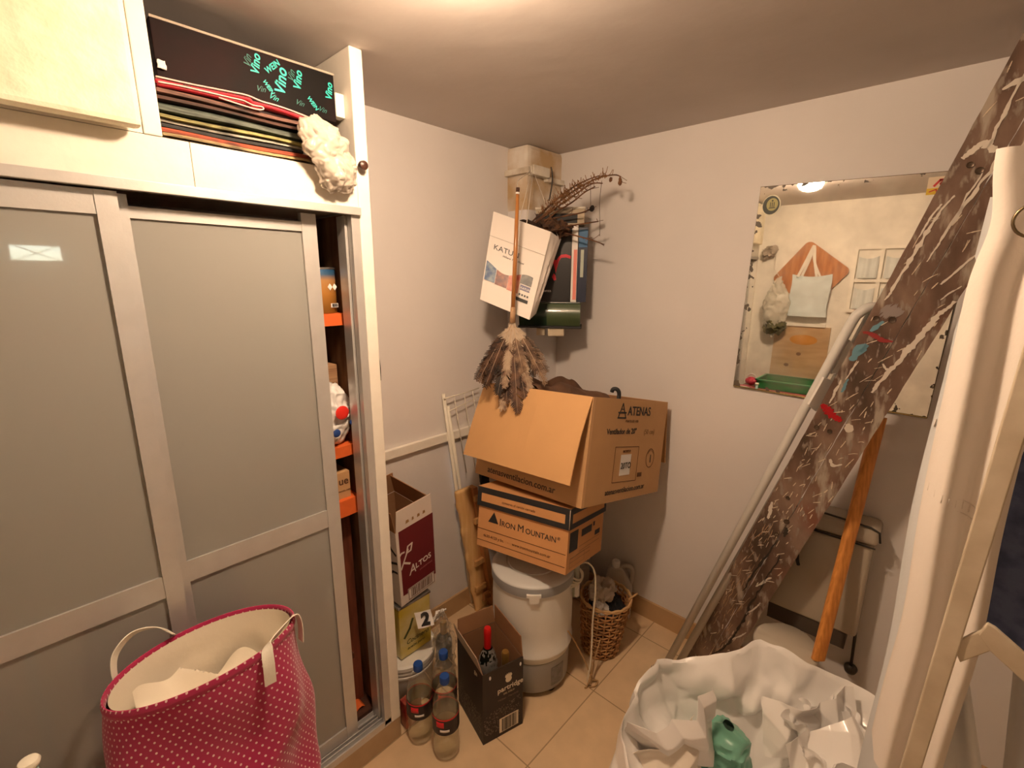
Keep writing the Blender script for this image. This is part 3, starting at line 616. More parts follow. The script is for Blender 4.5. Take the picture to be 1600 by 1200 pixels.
bm = bmesh.new(); decal(bm, kL, [(.055, .108), (.105, .108), (.082, .152)]); link('triangle_logo', bm, M_black, t)
text('brand_lettering', 'I', kL, .110, .106, .040, M_black, t, bold=.005); text('brand_lettering', 'RON', kL, .120, .106, .030, M_black, t, bold=.005, xs=1.02)
text('brand_lettering', 'M', kL, .196, .106, .040, M_black, t, bold=0, xs=1.0); text('brand_lettering', 'OUNTAIN', kL, .233, .106, .030, M_black, t, bold=.005, xs=.98)
text('brand_lettering', '®', kL, .372, .118, .016, M_black, t)
bm = bmesh.new(); line(bm, kL, [(.004, .072), (Db-.01, .072)], .0022); line(bm, kL, [(.004, .026), (Db-.01, .026)], .0022); link('printed_rule', bm, M_brown, t)
text('printed_text', '4630-4123 y lin.    ·    www.ironmountain.com.ar', kL, .035, .043, .0158, M_brown, t, bold=.004)
text('printed_text', 'conserve el cartón cerrado', kL2, .12, Hb-.047, .014, M_brown, t, lift=.0004)
bm = bmesh.new()
rect(bm, kF, .018, .085, .075, .150); rect(bm, kF, .115, .205, .112, .140); rect(bm, kF, .218, .232, .128, .145); rect(bm, kF, .238, .285, .085, .105)
link('printed_block', bm, M_black, t)
bm = bmesh.new()
for a in ((.10, .285, .078), (.10, .285, .060), (.03, .20, .050), (.03, .20, .035)): line(bm, kF, [(a[0], a[2]), (a[1], a[2])], .0015)
line(bm, kF, [(.03, .015), (.15, .015), (.15, .052), (.03, .052), (.03, .015)], .001)
link('printed_lines', bm, mat('faint_print', (.30, .17, .08), .8), t)
# ---- Altos wine carton
M_altred = mat('dark_red_print', (.13, .008, .014), .45); M_whcard = mat('white_card', (.72, .66, .62), .6, var=.05)
t, Mx, fF, fL = carton('wine_box', 'tall white and dark red ALTOS wine carton behind the closet side', (.851, 1.350, .452), solve_rot((3.041, -5.0, 4.667)), .173, .234, .333, M_whcard, M_cardin,
    flaps=[('F', .088, R_(2), M_whcard, M_cardin), ('K', .09, R_(-4), M_cardin, M_cardin), ('L', .085, R_(6), M_cardin, M_cardin), ('R', .085, R_(-12), M_cardin, M_cardin)])
bm = bmesh.new(); rect(bm, fF, .012, .173, .045, .333); link('red_print', bm, M_altred, t)
text('brand_lettering', 'A', fF, .046, .118, .060, M_whcard, t, rot=.10, bold=.004, shear=.25, lift=.0011, xs=.8); text('brand_lettering', 'LTOS', fF, .076, .132, .033, M_whcard, t, rot=.10, bold=.012, shear=.1, lift=.0011)
text('printed_text', 'LAS HORMIGAS', fF, .095, .112, .009, mat('faint_red_print', (.35, .12, .12), .6), t, rot=.05, lift=.0011)
bm = bmesh.new(); k = dict(lift=.0009)
line(bm, fF, [(.004, .225), (.018, .238), (.030, .236)], .007, **k); line(bm, fF, [(.012, .168), (.048, .238)], .006, **k)
line(bm, fF, [(.040, .225), (.048, .252), (.068, .256), (.060, .228), (.040, .225)], .006, **k); line(bm, fF, [(.026, .190), (.052, .172)], .008, **k)
link('white_figure', bm, M_whcard, t)
bm = bmesh.new(); rect(bm, fF, .034, .165, .010, .062, lift=.0010); link('barcode_patch', bm, M_whcard, t)
bm = bmesh.new(); line(bm, fF, [(.036, .012), (.163, .012), (.163, .060), (.036, .060), (.036, .012)], .002, lift=.0016); barcode(bm, fF, .048, .152, .016, .056, seed=4, n=34)
for v in bm.verts: v.co += fF.n*.0006
link('barcode', bm, M_brown, t)
bm = bmesh.new(); ff = Frame(fF.p(0, .333), fF.u, fF.v, fF.n)
for k_, (x, h_, b_) in enumerate(((.052, .048, .016), (.078, .050, .009), (.104, .052, .013), (.130, .050, .012))):
    decal(bm, ff, [(x-b_*.4, .018), (x+b_*.6, .020), (x+b_*.3, .018+h_*.6), (x+.003+.003*(k_ > 2), .018+h_), (x-b_*.1, .018+h_*.6)], lift=.0006)
link('wheat_print', bm, mat('ochre_print', (.30, .17, .07), .7), t)
bm = bmesh.new(); line(bm, fL, [(.17, .30), (.20, .25), (.225, .235)], .010); line(bm, fL, [(.16, .20), (.19, .185), (.228, .200)], .010); line(bm, fL, [(.18, .13), (.20, .150), (.225, .155)], .009); line(bm, fL, [(.19, .24), (.175, .21)], .012)
link('black_figure', bm, M_black, t)
# ---- small black wine carton on the floor with bottles in it
M_pb = mat('black_carton', (.028, .020, .018), .5, var=.3, vscale=12)
t, Mx, fF, fL = carton('bottle_carton', 'small black carton marked partridge on the tiles, flaps standing open', (.945, 1.007, .001), solve_rot((-16.3, 0, 0)), .170, .215, .304, M_pb, M_cardin,
    flaps=[('L', .075, R_(14), mat('grey_card', (.40, .33, .27), .7), M_cardin), ('R', .085, R_(-3), M_cardin, M_cardin), ('K', .07, R_(8), M_cardin, M_cardin)])
M_gold = mat('dull_gold_print', (.42, .34, .22), .5); M_cream = mat('cream_print', (.70, .62, .48), .6)
text('brand_lettering', 'partridge', fF, .060, .195, .030, M_cream, t, bold=.012, xs=1.0, rot=.0)
text('printed_text', 'DEL SIGLO', fF, .085, .178, .010, M_gold, t); text('printed_text', 'Malbec · Mendoza', fF, .062, .158, .012, mat('dim_print', (.16, .11, .08), .6), t)
bm = bmesh.new()
for k_ in range(5):
    a = R_(50+k_*20); rr = .016; x, y = .107+rr*math.cos(a)*1.1, .240+rr*math.sin(a)
    decal(bm, fF, [(.107-.004, .236), (x-.004, y), (x, y+.010), (x+.004, y), (.107+.004, .236)], lift=.0003+.00001*k_)
disc(bm, fF, .107, .238, .013, lift=.0005)
link('bird_emblem', bm, M_cream, t)
bm = bmesh.new()
disc(bm, fF, .030, .278, .004, sy=2.0); link('hand_hole', bm, M_paper, t)
bm = bmesh.new(); disc(bm, fF, .158, .278, .004, sy=2.0); link('hand_hole', bm, M_paper, t)
bm = bmesh.new(); rr = random.Random(5)
for fr_, L_ in ((fF, .170), (fL, .215)):
    for k_ in range(230):
        x = rr.uniform(.004, L_-.012); y = rr.uniform(.030, .118+(.03 if fr_ is fF else 0)*x/L_); a = rr.uniform(0, PI); l_ = rr.uniform(.002, .006)
        if fr_ is fF and .065 < x < .135 and y < .078: continue
        line(bm, fr_, [(x, y), (x+l_*math.cos(a), y+l_*math.sin(a)), (x+l_*math.cos(a+1.2)+.002, y+l_*math.sin(a+1.2))], .0011)
link('script_pattern', bm, mat('grey_brown_print', (.17, .13, .10), .6), t)['kind'] = 'stuff'
bm = bmesh.new(); rect(bm, fF, .068, .150, .015, .078, lift=.0004); link('barcode_patch', bm, M_cream, t)
bm = bmesh.new(); barcode(bm, fF, .078, .142, .018, .074, seed=8, n=30); link('barcode', bm, M_black, t)
text('printed_text', 'ge', fL, .150, .265, .026, M_cream, t, bold=.01)
# bottles in it
def winebottle(x, y, z0, zt, label, mcap, cap, mb):
    t = thing('wine_bottle', label, 'bottle', (x, y, z0)); k_ = (zt-z0)/.34
    link('bottle_glass', LA([(.030, 0), (.036, .004), (.036, .20*k_), (.030, .225*k_), (.014, .255*k_), (.013, .30*k_)], (x, y, z0), seg=28), mb, t, smooth=True)
    link('capsule', LA([(.0145, .252*k_), (.0150, .30*k_), (.0152, .332*k_), (.012, .34*k_)], (x, y, z0), seg=24), mcap, t, smooth=True)
    return t
M_dgl = mat('dark_green_glass', (.008, .012, .008), .08, coat=.5); M_redcap = mat('red_foil', (.65, .015, .015), .3, coat=.3); M_goldcap = mat('gold_foil', (.65, .42, .12), .28, .8)
wb_ = winebottle(1.082, 1.122, .006, .352, 'red capped wine bottle with silver wrapped shoulder inside the black carton', M_redcap, '', M_dgl)
def ws(u, v): a = u*2*PI; r = .040-.022*v*v; return (1.082+r*math.cos(a), 1.122+r*math.sin(a), .175+.085*v+.0*u)
link('silver_wrap', crumple(sheet(ws, 40, 14, closeu=True), .003, 60, 2), mat('silver_film', (.60, .58, .54), .25, .6), wb_, smooth=True)
winebottle(1.085, 1.029, .006, .300, 'gold capped dark bottle beside the red capped one inside the black carton', M_goldcap, '', M_dgl)
winebottle(1.085, 1.40, .001, .22, 'dark bottle with gold foil neck behind the black carton', M_goldcap, '', M_dgl)

# ================================================================= WATER BOTTLES
M_pet = clearmat('clear_plastic', (.995, .995, .99), .09, 1.5); M_bluecap = mat('blue_cap', (.01, .06, .28), .4); M_water = clearmat('water', (.99, .985, .94), .12, 1.3, milk=.08, mcol=(.95, .88, .62))
M_blab = mat('black_label', (.02, .012, .014), .35); M_rlab = mat('red_label', (.62, .02, .03), .4)
bprof = [(.030, 0), (.040, .004), (.046, .020), (.046, .045), (.043, .062), (.046, .080), (.043, .100), (.046, .112), (.047, .125), (.047, .195), (.046, .205), (.044, .222), (.036, .252), (.022, .278), (.0145, .288), (.0135, .300)]
def water_bottle(x, y, z0, k_, label, rot):
    t = thing('water_bottle', label, 'bottle', (x, y, z0), 'refilled water bottles by the closet foot'); c = (x, y, z0)
    link('bottle_wall', LA([(r, z*k_) for r, z in bprof], c, seg=40), M_pet, t, smooth=True)
    lv = .215
    wp = [(r-.0022, z*k_) for r, z in bprof if z <= lv]; wp[0] = (.028, .003)
    link('water_inside', LA(wp, c, seg=32), M_water, t, smooth=True)
    link('cap', LA([(.0165, .292*k_), (.0172, .296*k_), (.0172, .313*k_), (.0155, .318*k_)], c, seg=30), M_bluecap, t, smooth=True)
    def lb(u, v): a = u*2*PI; return (x+.0478*math.cos(a), y+.0478*math.sin(a), z0+k_*(.118+.060*v))
    link('label_band', sheet(lb, 48, 2, closeu=True), M_blab, t, smooth=True)
    def lp(u, v, a0=0, a1=0, z_0=0, z_1=0, rr=.0484): a = rot+a0+(a1-a0)*u; return (x+rr*math.cos(a), y+rr*math.sin(a), z0+k_*(z_0+(z_1-z_0)*v))
    link('red_square', sheet(lambda u, v: lp(u, v, -.65, -.05, .150, .172), 10, 1, .0004), M_rlab, t)
    link('white_print', sheet(lambda u, v: lp(u, v, -.35, .35, .132, .141), 10, 1, .0004), M_paper, t)
    link('red_rim', sheet(lambda u, v: lp(u, v, 0, 2*PI, .178, .184, .0482), 40, 1), M_rlab, t)
    return t
water_bottle(.815, 1.207, .001, 1.0, 'water bottle with blue cap closest to the closet foot', R_(232))
water_bottle(.842, 1.090, .001, 1.02, 'water bottle with blue cap standing foremost on the tiles', R_(226))
water_bottle(.908, 1.178, .001, 1.02, 'water bottle with blue cap at the back, beside the clear plastic wrap', R_(240))
# red pack behind the first bottle
tag(link('red_packet', B(.788, .862, 1.272-.02+.01, 1.30, .001, .115, bev=.004), mat('red_packet', (.28, .02, .02), .4, col2=(.5, .2, .12), vscale=20)), 'red printed packet on the tiles behind the bottle nearest the closet', 'packet')
# bucket with tin
bk = thing('bucket', 'white plastic bucket with ribbed rim standing behind the water bottles', 'bucket', (.900, 1.425, 0))
link('bucket_wall', LA([(.095, .001), (.105, .01), (.118, .150), (.122, .152), (.122, .160), (.119, .162), (.119, .172), (.124, .174), (.124, .186), (.120, .190)], (.900, 1.425, 0), seg=56), M_whitepl, bk, smooth=True)
link('bucket_lid', LA([(.118, .190), (.127, .192), (.127, .206), (.120, .212), (.118, .208)], (.900, 1.425, 0), seg=56), M_whitepl, bk, smooth=True)
tin = thing('oil_tin', 'yellow oil tin under the ALTOS carton', 'tin', (.92, 1.42, .208))
M_yel = mat('yellow_tin', (.60, .46, .06), .3, .2, col2=(.72, .62, .30), vscale=9, bump=.05, bscale=8)
link('tin_body', B(.842, .990, 1.358, 1.50, .2125, .440, bev=.008), M_yel, tin)
link('tin_rim', B(.840, .992, 1.356, 1.502, .436, .446, bev=.002), mat('tin', (.6, .6, .6), .25, .9), tin)
fr = Frame((.842, 1.358, .213), (1, 0, 0), (0, 0, 1), (0, -1, 0))
text('printed_text', 'Cocinero', fr, .025, .055, .028, mat('green_print', (.08, .09, .03), .5), tin, shear=.3); text('printed_text', 'aceite puro', fr, .03, .030, .018, mat('green_print', (.08, .09, .03), .5), tin, shear=.3)
bm = bmesh.new(); line(bm, fr, [(.02, .09), (.045, .12), (.06, .155)], .010); link('dark_leaf', bm, mat('green_print', (.08, .09, .03), .5), tin)
bm = bmesh.new(); fr2 = Frame((.905, 1.325, .392), (.85, -.5, .25), (0, .35, .93)); 
lbx = thing('numbered_tag', 'crumpled white wrapper with a black figure 2 in front of the yellow tin', 'wrapper', (.93, 1.32, .36))
def tg(u, v): return fr2.p(-.01+.062*u, -.042+.062*v-.012*u, .003*math.sin(u*5)+.002*math.cos(v*6))
link('wrapper', sheet(tg, 12, 12, .001), M_paper, lbx, smooth=True)
text('printed_figure', '2', Frame(fr2.p(0, 0, .004), fr2.u, fr2.v), .006, -.036, .066, M_black, lbx, bold=.05, rot=-.15)
def wr(u, v): return (.965+.055*u, 1.30+.02*v, .372-.055*v+.02*math.sin(u*3))
tag(link('white_wrapper', crumple(sheet(wr, 24, 20, .001), .012, 40, 7), mat('white_film', (.8, .78, .76), .3), smooth=True), 'crumpled white wrapper right beside the figure 2', 'wrapper')
M_film = clearmat('clear_wrap_film', (.98, .97, .95), .12, 1.5, milk=.14, mcol=(.92, .88, .80))
def cf(u, v):
    a = u*2*PI; r = .060*math.sin(PI*(v*.92+.05))**.5
    return (1.015+r*math.cos(a)*.80, 1.290+.03*v+r*math.sin(a)*.45, .07+.27*v)
bm = crumple(sheet(cf, 60, 46, closeu=True), .016, 26, 5)
tag(link('clear_wrap', bm, M_film, smooth=True), 'crumpled clear plastic wrap between the yellow tin and the black carton', 'plastic wrap')

# ================================================================= SPIN DRYER
DC = (1.333, 1.106, 0)
sd = thing('spin_dryer', 'white cylindrical spin dryer with grey base and grey-rimmed lid', 'spin dryer', DC)
M_body = mat('dryer_white', (.72, .71, .67), .35, var=.03)
link('dryer_body', LA([(.158, .165), (.164, .172), (.167, .188), (.171, .196), (.172, .205), (.166, .212), (.168, .30), (.168, .40), (.165, .478)], DC, seg=72), M_body, sd, smooth=True)
link('base_band', LA([(.150, .022), (.157, .030), (.160, .165)], DC, seg=72), M_grey, sd, smooth=True)
link('lid_band', LA([(.1720, .480), (.1724, .482), (.1724, .514), (.1718, .517)], DC, seg=72, capb=False, capt=False), mat('lid_band_grey', (.30, .31, .32), .4), sd, smooth=True)
link('lid', LA([(.166, .476), (.1715, .477), (.1715, .518), (.168, .523), (.150, .528), (.112, .534), (.110, .531), (.104, .531), (.102, .536), (.04, .541), (.001, .542)], DC, seg=72), mat('dryer_lid', (.56, .57, .56), .4), sd, smooth=True)
for a in (20, 140, 260): link('foot', LA([(.022, .001), (.022, .022)], (DC[0]+.12*math.cos(R_(a)), DC[1]+.12*math.sin(R_(a)), 0), seg=16), M_black, sd)
a = R_(222); ca, sa = math.cos(a), math.sin(a); frd = Frame((DC[0]+.164*ca, DC[1]+.164*sa, 0), (-sa, ca, 0), (0, 0, 1), (ca, sa, 0))
frd = Frame(frd.o, -frd.u if frd.u.dot(rt) < 0 else frd.u, (0, 0, 1), (ca, sa, 0))
bm = bmesh.new(); decal(bm, frd, [(-.030, .498), (.026, .498), (.026, .487), (.020, .487), (.018, .462), (-.018, .462), (-.020, .487), (-.030, .487)], lift=-.001, th=.018); link('latch', bm, M_body, sd)
a = R_(262); ca, sa = math.cos(a), math.sin(a)
def rp(u, v): b_ = a+(u-.5)*.42; rr = .1598+.0012; return (DC[0]+rr*math.cos(b_), DC[1]+rr*math.sin(b_), .050+.085*v)
link('rating_plate', sheet(rp, 12, 1, .0006), mat('plate_grey', (.22, .21, .20), .4, var=.3, vscale=60), sd, smooth=True)
a = R_(300); hx, hy = DC[0]+.175*math.cos(a), DC[1]+.175*math.sin(a)
link('cord_hook', B(hx-.010, hx+.014, hy-.012, hy+.010, .395, .555, bev=.003), mat('grey_green_plastic', (.42, .43, .36), .4), sd)
bm = bmesh.new()
for k_ in range(4):
    pts = []; 
    for j in range(24):
        b_ = j/24*2*PI; pts.append((hx+(.030+.004*k_)*math.cos(b_)*.9, hy+(.028)*math.sin(b_), .500-.008*k_+.018*math.sin(b_+k_*.5)))
    tube(bm, pts, .0042, seg=8, closed=True)
link('wound_cord', bm, mat('cream_cord', (.66, .60, .48), .5), sd)
link('plug', B(hx-.018, hx-.001, hy-.026, hy-.012, .405, .478, bev=.003), M_whitepl, sd)
M_rope = mat('cream_cord', (.66, .60, .48), .5); M_rope2 = mat('jute_string', (.42, .26, .12), .8)
tag(link('power_cord', T(smoothpath([(hx, hy, .53), (1.44, .915, .555), (1.455, .885, .52), (1.458, .878, .42), (1.452, .880, .30), (1.447, .876, .20), (1.430, .868, .10), (1.420, .872, .03), (1.432, .868, .007)], 8), .0036, seg=8), M_rope), 'long cream cord hanging down the right side of the spin dryer', 'cord')
bm = T(smoothpath([(1.30+.17*.35, .938, .27), (1.40, .930, .20), (1.425, .900, .12), (1.440, .880, .06), (1.45, .872, .03), (1.43, .862, .008)], 8), .0028, seg=7)
tube(bm, smoothpath([(1.52, .880, .16), (1.47, .875, .09), (1.44, .866, .05), (1.415, .868, .012), (1.40, .872, .006)], 8), .003, seg=7)
tube(bm, smoothpath([(1.50, .905, .10), (1.462, .884, .04), (1.448, .866, .02), (1.47, .852, .006), (1.44, .846, .006), (1.42, .858, .006)], 8), .0035, seg=7)
link_ = tag(link('jute_string', crumple(bm, .002, 80, 1), M_rope2), 'tangled jute string on the tiles at the right foot of the dryer', 'string')

# ================================================================= WICKER BASKET
M_wick = mat('wicker', (.50, .27, .11), .5, col2=(.30, .14, .05), vscale=30)
wk = thing('wicker_basket', 'small woven wicker basket stuffed with cloths by the right wall', 'basket', (1.64, .952, 0))
bm = bmesh.new(); NS = 22
def wcen(z): return (1.640+.035*z/.25, .952, z)
def wrad(z): return .078+.034*(z/.25)**.8
for j in range(15):
    z = .008+j*.0158; c = wcen(z); pts = []
    for k_ in range(NS*4):
        b_ = k_/(NS*4)*2*PI; w_ = .0045*math.cos(b_*NS/2+(j % 2)*PI); pts.append((c[0]+(wrad(z)+w_)*math.cos(b_), c[1]+(wrad(z)+w_)*math.sin(b_), z))
    tube(bm, pts, .0040, seg=6, closed=True)
link('weave', bm, M_wick, wk)
bm = bmesh.new()
for k_ in range(NS):
    b_ = (k_)/NS*2*PI; tube(bm, [(wcen(z)[0]+wrad(z)*math.cos(b_), wcen(z)[1]+wrad(z)*math.sin(b_), z) for z in (.004, .06, .12, .18, .25)], .0034, seg=6)
link('stakes', bm, M_wick, wk)
bm = bmesh.new(); c = wcen(.25)
for q in range(2): tube(bm, [(c[0]+.113*math.cos(k_/48*2*PI)+.0, c[1]+.113*math.sin(k_/48*2*PI), .250+.004*math.cos(k_/48*2*PI*16+q*PI)+.006*q) for k_ in range(48)], .0055, seg=8, closed=True)
tube(bm, [(1.715, .86, .26), (1.73, .845, .275), (1.75, .835, .285)], .004, seg=6)
link('rim', bm, mat('pale_wicker', (.60, .38, .18), .5), wk)
link('basket_base', LA([(.076, .003), (.076, .008)], (1.64, .952, 0), seg=32), M_wick, wk)
def blob(c, r, amp, s, seed, nu=36, nv=26):
    return crumple(sheet(lambda u, v: (c[0]+r[0]*math.cos(u*2*PI)*math.sin(PI*(v*.98+.01)), c[1]+r[1]*math.sin(u*2*PI)*math.sin(PI*(v*.98+.01)), c[2]-r[2]*math.cos(PI*(v*.98+.01))), nu, nv, closeu=True), amp, s, seed)
tag(link('grey_rag', blob((1.665, .965, .285), (.075, .062, .035), .026, 24, 3), mat('beige_rag', (.50, .42, .34), .9, bump=.3, bscale=60), smooth=True), 'crumpled beige rag heaped on top of the wicker basket', 'cloth')
tag(link('white_rag', blob((1.612, .940, .225), (.030, .038, .040), .014, 30, 5), M_paper, smooth=True), 'white crumpled cloth at the front of the wicker basket', 'cloth')
tag(link('black_cloth', blob((1.680, .950, .205), (.082, .080, .040), .014, 24, 7), mat('black_cloth', (.015, .015, .018), .9), smooth=True), 'black cloth filling the wicker basket', 'cloth')
# jugs behind
M_jug = mat('milky_plastic', (.62, .56, .50), .35, trans=.25, ior=1.2)
def jug(x, y, w_, d_, h_, label, rotz, lab=True):
    t = thing('plastic_jug', label, 'jug', (x, y, 0)); Mj = place((x, y, .001), Matrix.Rotation(rotz, 3, 'Z'))
    bm = bmesh.new(); box(bm, -w_/2, w_/2, -d_/2, d_/2, 0, h_*.62, M=Mj); bmesh.ops.bevel(bm, geom=bm.edges[:], offset=.014, segments=4, affect='EDGES', profile=.5)
    link('jug_body', bm, M_jug, t, smooth=True)
    def sh(u, v): a = u*2*PI; k_ = 1-v; return Mj @ V(((w_/2*(.30+.66*k_))*max(-1, min(1, 1.25*math.cos(a)))-.018*v, (d_/2*(.30+.66*k_))*max(-1, min(1, 1.25*math.sin(a))), h_*(.60+.30*math.sin(v*PI/2))))
    link('shoulder', sheet(sh, 40, 12, closeu=True), M_jug, t, smooth=True)
    link('neck', LA([(.019, h_*.88), (.020, h_*.9), (.020, h_*.98), (.016, h_)], Mj @ V((-.018, 0, 0)), seg=20), M_whitepl, t, smooth=True)
    hp = [Mj @ V(p) for p in ((-.005, 0, h_*.86), (w_*.25, 0, h_*.93), (w_*.46, 0, h_*.88), (w_*.46, 0, h_*.70), (w_*.42, 0, h_*.60))]
    link('handle', T(smoothpath(hp, 8), .011, seg=12), M_jug, t)
    if lab:
        fr = Frame(Mj @ V((-w_/2+.01, -d_/2, .04)), Mj.to_3x3() @ V((1, 0, 0)), (0, 0, 1)); bm = bmesh.new(); rect(bm, fr, .0, w_-.03, 0, h_*.36, lift=.001); link('label', bm, mat('maroon_label', (.13, .02, .015), .4, var=.4, vscale=40), t)
jug(1.895, 1.010, .135, .095, .30, 'milky plastic jug with handle and maroon label against the right wall', R_(-62))
jug(1.880, 1.250, .12, .10, .31, 'second pale jug deeper in the corner, without a maroon label', R_(-50), False)

# ================================================================= BACK WALL: pine frame, white rack
pf = thing('pine_frame', 'pale pine wooden frame leaning on the back wall behind the spin dryer', 'wooden frame', (1.38, 1.55, 0))
def upr(u, v):
    z = .690*v; x = 1.412-.10*v+.092*u+(.004*math.sin(z*38)+.002*math.sin(z*91) if u < .5 else 0); return (x, 1.540+.020*v, z)
link('upright', sheet(upr, 2, 60, .020), mat('pale_board', (.86, .56, .26), .55, col2=(.74, .44, .17), vscale=6, stretch=(6, 6, .8)), pf)
bm = bmesh.new(); vs, _ = box(bm, 0, 1, 0, 1, 0, 1)
for v, p in zip(vs, ((1.495, 1.50, 0), (1.525, 1.50, 0), (1.525, 1.545, 0), (1.495, 1.545, 0), (1.400, 1.545, .685), (1.430, 1.545, .685), (1.430, 1.585, .685), (1.400, 1.585, .685))): v.co = V(p)
link('upright', bm, mat('reddish_pine', (.50, .23, .085), .55, var=.2, vscale=9, stretch=(6, 6, .8)), pf)
for z, m_ in ((.62, 1), (.50, 1), (.27, 0), (.12, 0)):
    link('crosspiece', B(1.40, 1.44+.03*(z < .3), 1.528, 1.544, z, z+.028, bev=.002), M_ltwood, pf)
link('crosspiece', B(1.44, 1.60, 1.512, 1.530, .060, .098, bev=.002), mat('reddish_pine', (.50, .23, .085), .55), pf)
for x, z in ((1.335, .60), (1.35, .52), (1.37, .41), (1.385, .30)): pass
wr_ = thing('clothes_airer', 'narrow white wire clothes airer leaning folded on the back wall', 'clothes airer', (1.33, 1.585, 0))
bm = bmesh.new(); M_enam = mat('white_enamel', (.72, .68, .58), .4)
link('side_tube', T([(1.44, 1.608, .002), (1.283, 1.602, 1.165)], .0085, seg=10), M_enam, wr_)
link('side_tube', T([(1.475, 1.608, .002), (1.306, 1.602, 1.105)], .0085, seg=10), M_enam, wr_)
bm = T([(1.276, 1.590, 1.148), (1.38, 1.595, 1.150), (1.50, 1.60, 1.158)], .0025, seg=6)
tube(bm, [(1.306, 1.59, 1.085), (1.50, 1.60, 1.115)], .002, seg=6)
for x in (1.34, 1.40, 1.455): tube(bm, [(x, 1.597, 1.152), (x+.07, 1.60, .75)], .0018, seg=6)
link('wires', bm, M_enam, wr_)
bm = crumple(B(1.395, 1.45, 1.46, 1.50, .70, .955), .0, 1)
def bc(u, v): a = u*2*PI; return (1.42+.028*math.cos(a)+.006*math.sin(v*5), 1.49+.02*math.sin(a), .695+.30*v)
tag(link('dark_cloth', crumple(sheet(bc, 24, 20, closeu=True), .012, 20, 4), mat('black_cloth', (.015, .015, .018), .9), smooth=True), 'dark cloth wedged behind the left edge of the fan carton', 'cloth')

# ================================================================= CORNER: bracket, books, gift bag, twigs, duster
br = thing('wall_bracket', 'old white L shaped ledge fixed around the corner column', 'bracket', (1.72, 1.495, 2.13))
M_oldw = mat('dirty_white_paint', (.74, .69, .60), .6, col2=(.50, .42, .32), vscale=14)
link('ledge', B(1.700, 1.7245, 1.475, YA-.002, 2.140, 2.165, bev=.002), M_oldw, br)
link('ledge', B(1.7245, 1.84, 1.462, 1.499, 2.133, 2.175, bev=.002), M_oldw, br)
link('ledge', B(1.84, 1.972, 1.475, 1.499, 2.120, 2.142, bev=.002), M_oldw, br)
link('wire_hook', T(smoothpath([(1.838, 1.455, 2.180), (1.842, 1.450, 2.15), (1.838, 1.448, 2.10), (1.820, 1.448, 2.03)], 6), .0035, seg=8), mat('dark_wire', (.08, .07, .06), .5, .5), br)
# the shelf sits diagonally across the corner: a runs left along its front, d runs back into the corner
CM = Matrix(((-.559, .829, 0, 1.800), (.829, .559, 0, 1.233), (0, 0, 1, 0), (0, 0, 0, 1)))
def CB_(a0, a1, d0, d1, z0, z1, bev=0.0): 
    bm = B(a0, a1, d0, d1, z0, z1, M=CM, bev=bev); bmesh.ops.recalc_face_normals(bm, faces=bm.faces[:]); return bm
tag(link('dark_shelf', CB_(-.005, .290, -.004, .13, 1.448, 1.458, .001), M_black), 'thin black shelf in the corner under the green binder', 'shelf')
tag(link('shelf_support', CB_(.165, .205, .01, .05, 1.412, 1.447, .004), mat('dull_block', (.45, .38, .28), .8)), 'small dull block under the left of the black corner shelf', 'block', 'blocks under the black corner shelf')
bm = CB_(.075, .150, .005, .05, 1.410, 1.447, .006); tag(link('shelf_support', crumple(bm, .003, 30, 2), mat('raw_stone', (.62, .52, .38), .8, bump=.4, bscale=40)), 'larger pale block under the middle of the black corner shelf', 'block', 'blocks under the black corner shelf')
gb = thing('binder', 'dark green box binder lying on its side on the corner shelf', 'binder', (1.75, 1.38, 1.458))
link('cover', CB_(.002, .285, .004, .12, 1.4585, 1.568, .003), mat('dark_green_board', (.012, .030, .016), .3, coat=.2), gb)
def gsp(u, v): return CM @ V((.003+.281*u, .003-.016*math.sin(v*PI), 1.461+.098*v))
link('spine', sheet(gsp, 6, 20, .0015), mat('green_binder_spine', (.060, .088, .040), .28, coat=.4), gb, smooth=True)
link('spine_end', sheet(lambda u, v: CM @ V((.155+.130*u, .001-.0165*math.sin(v*PI), 1.461+.098*v)), 6, 20, .001), mat('dark_green_spine', (.015, .035, .020), .28, coat=.4), gb, smooth=True)
bb = thing('large_book', 'big black book with a red brush stroke on its cover in the corner', 'book', (1.74, 1.36, 1.568))
link('book_block', CB_(.052, .225, .004, .03, 1.569, 1.89, .001), mat('black_cover', (.014, .013, .015), .35), bb)
CU = V((.559, -.829, 0)); CN = V((-.829, -.559, 0))
fr = Frame(CM @ V((.225, .004, 1.569)), CU, (0, 0, 1), CN); bm = bmesh.new()
decal(bm, fr, [(.078, .165), (.085, .178), (.094, .172), (.100, .150), (.106, .128), (.110, .150), (.118, .180), (.128, .196), (.150, .198), (.170, .192), (.172, .204), (.150, .212), (.128, .210), (.116, .200), (.108, .186), (.100, .188), (.088, .192), (.074, .185)])
decal(bm, fr, [(.088, .112), (.098, .095), (.108, .100), (.104, .120), (.096, .128)], lift=.0004)
link('red_brush_stroke', bm, mat('red_brush', (.60, .02, .04), .5), bb)
text('printed_text', 'danza', fr, .045, .045, .018, M_paper, bb, bold=.01)
pk = thing('book', 'book with a white and coral pink spine beside the big black book', 'book', (1.79, 1.27, 1.568), 'books standing on the green binder')
link('book_block', CB_(.024, .050, .001, .11, 1.569, 1.905, .001), M_paper, pk)
link('pink_spine', CB_(.026, .041, -.001, .001, 1.580, 1.80), mat('coral_pink', (.78, .25, .20), .5), pk)
bl = thing('book', 'blue book with dark lower half, rightmost on the green binder', 'book', (1.82, 1.24, 1.568), 'books standing on the green binder')
link('book_block', CB_(-.020, .022, .002, .115, 1.569, 1.895, .001), mat('dark_blue_cover', (.015, .022, .05), .4), bl)
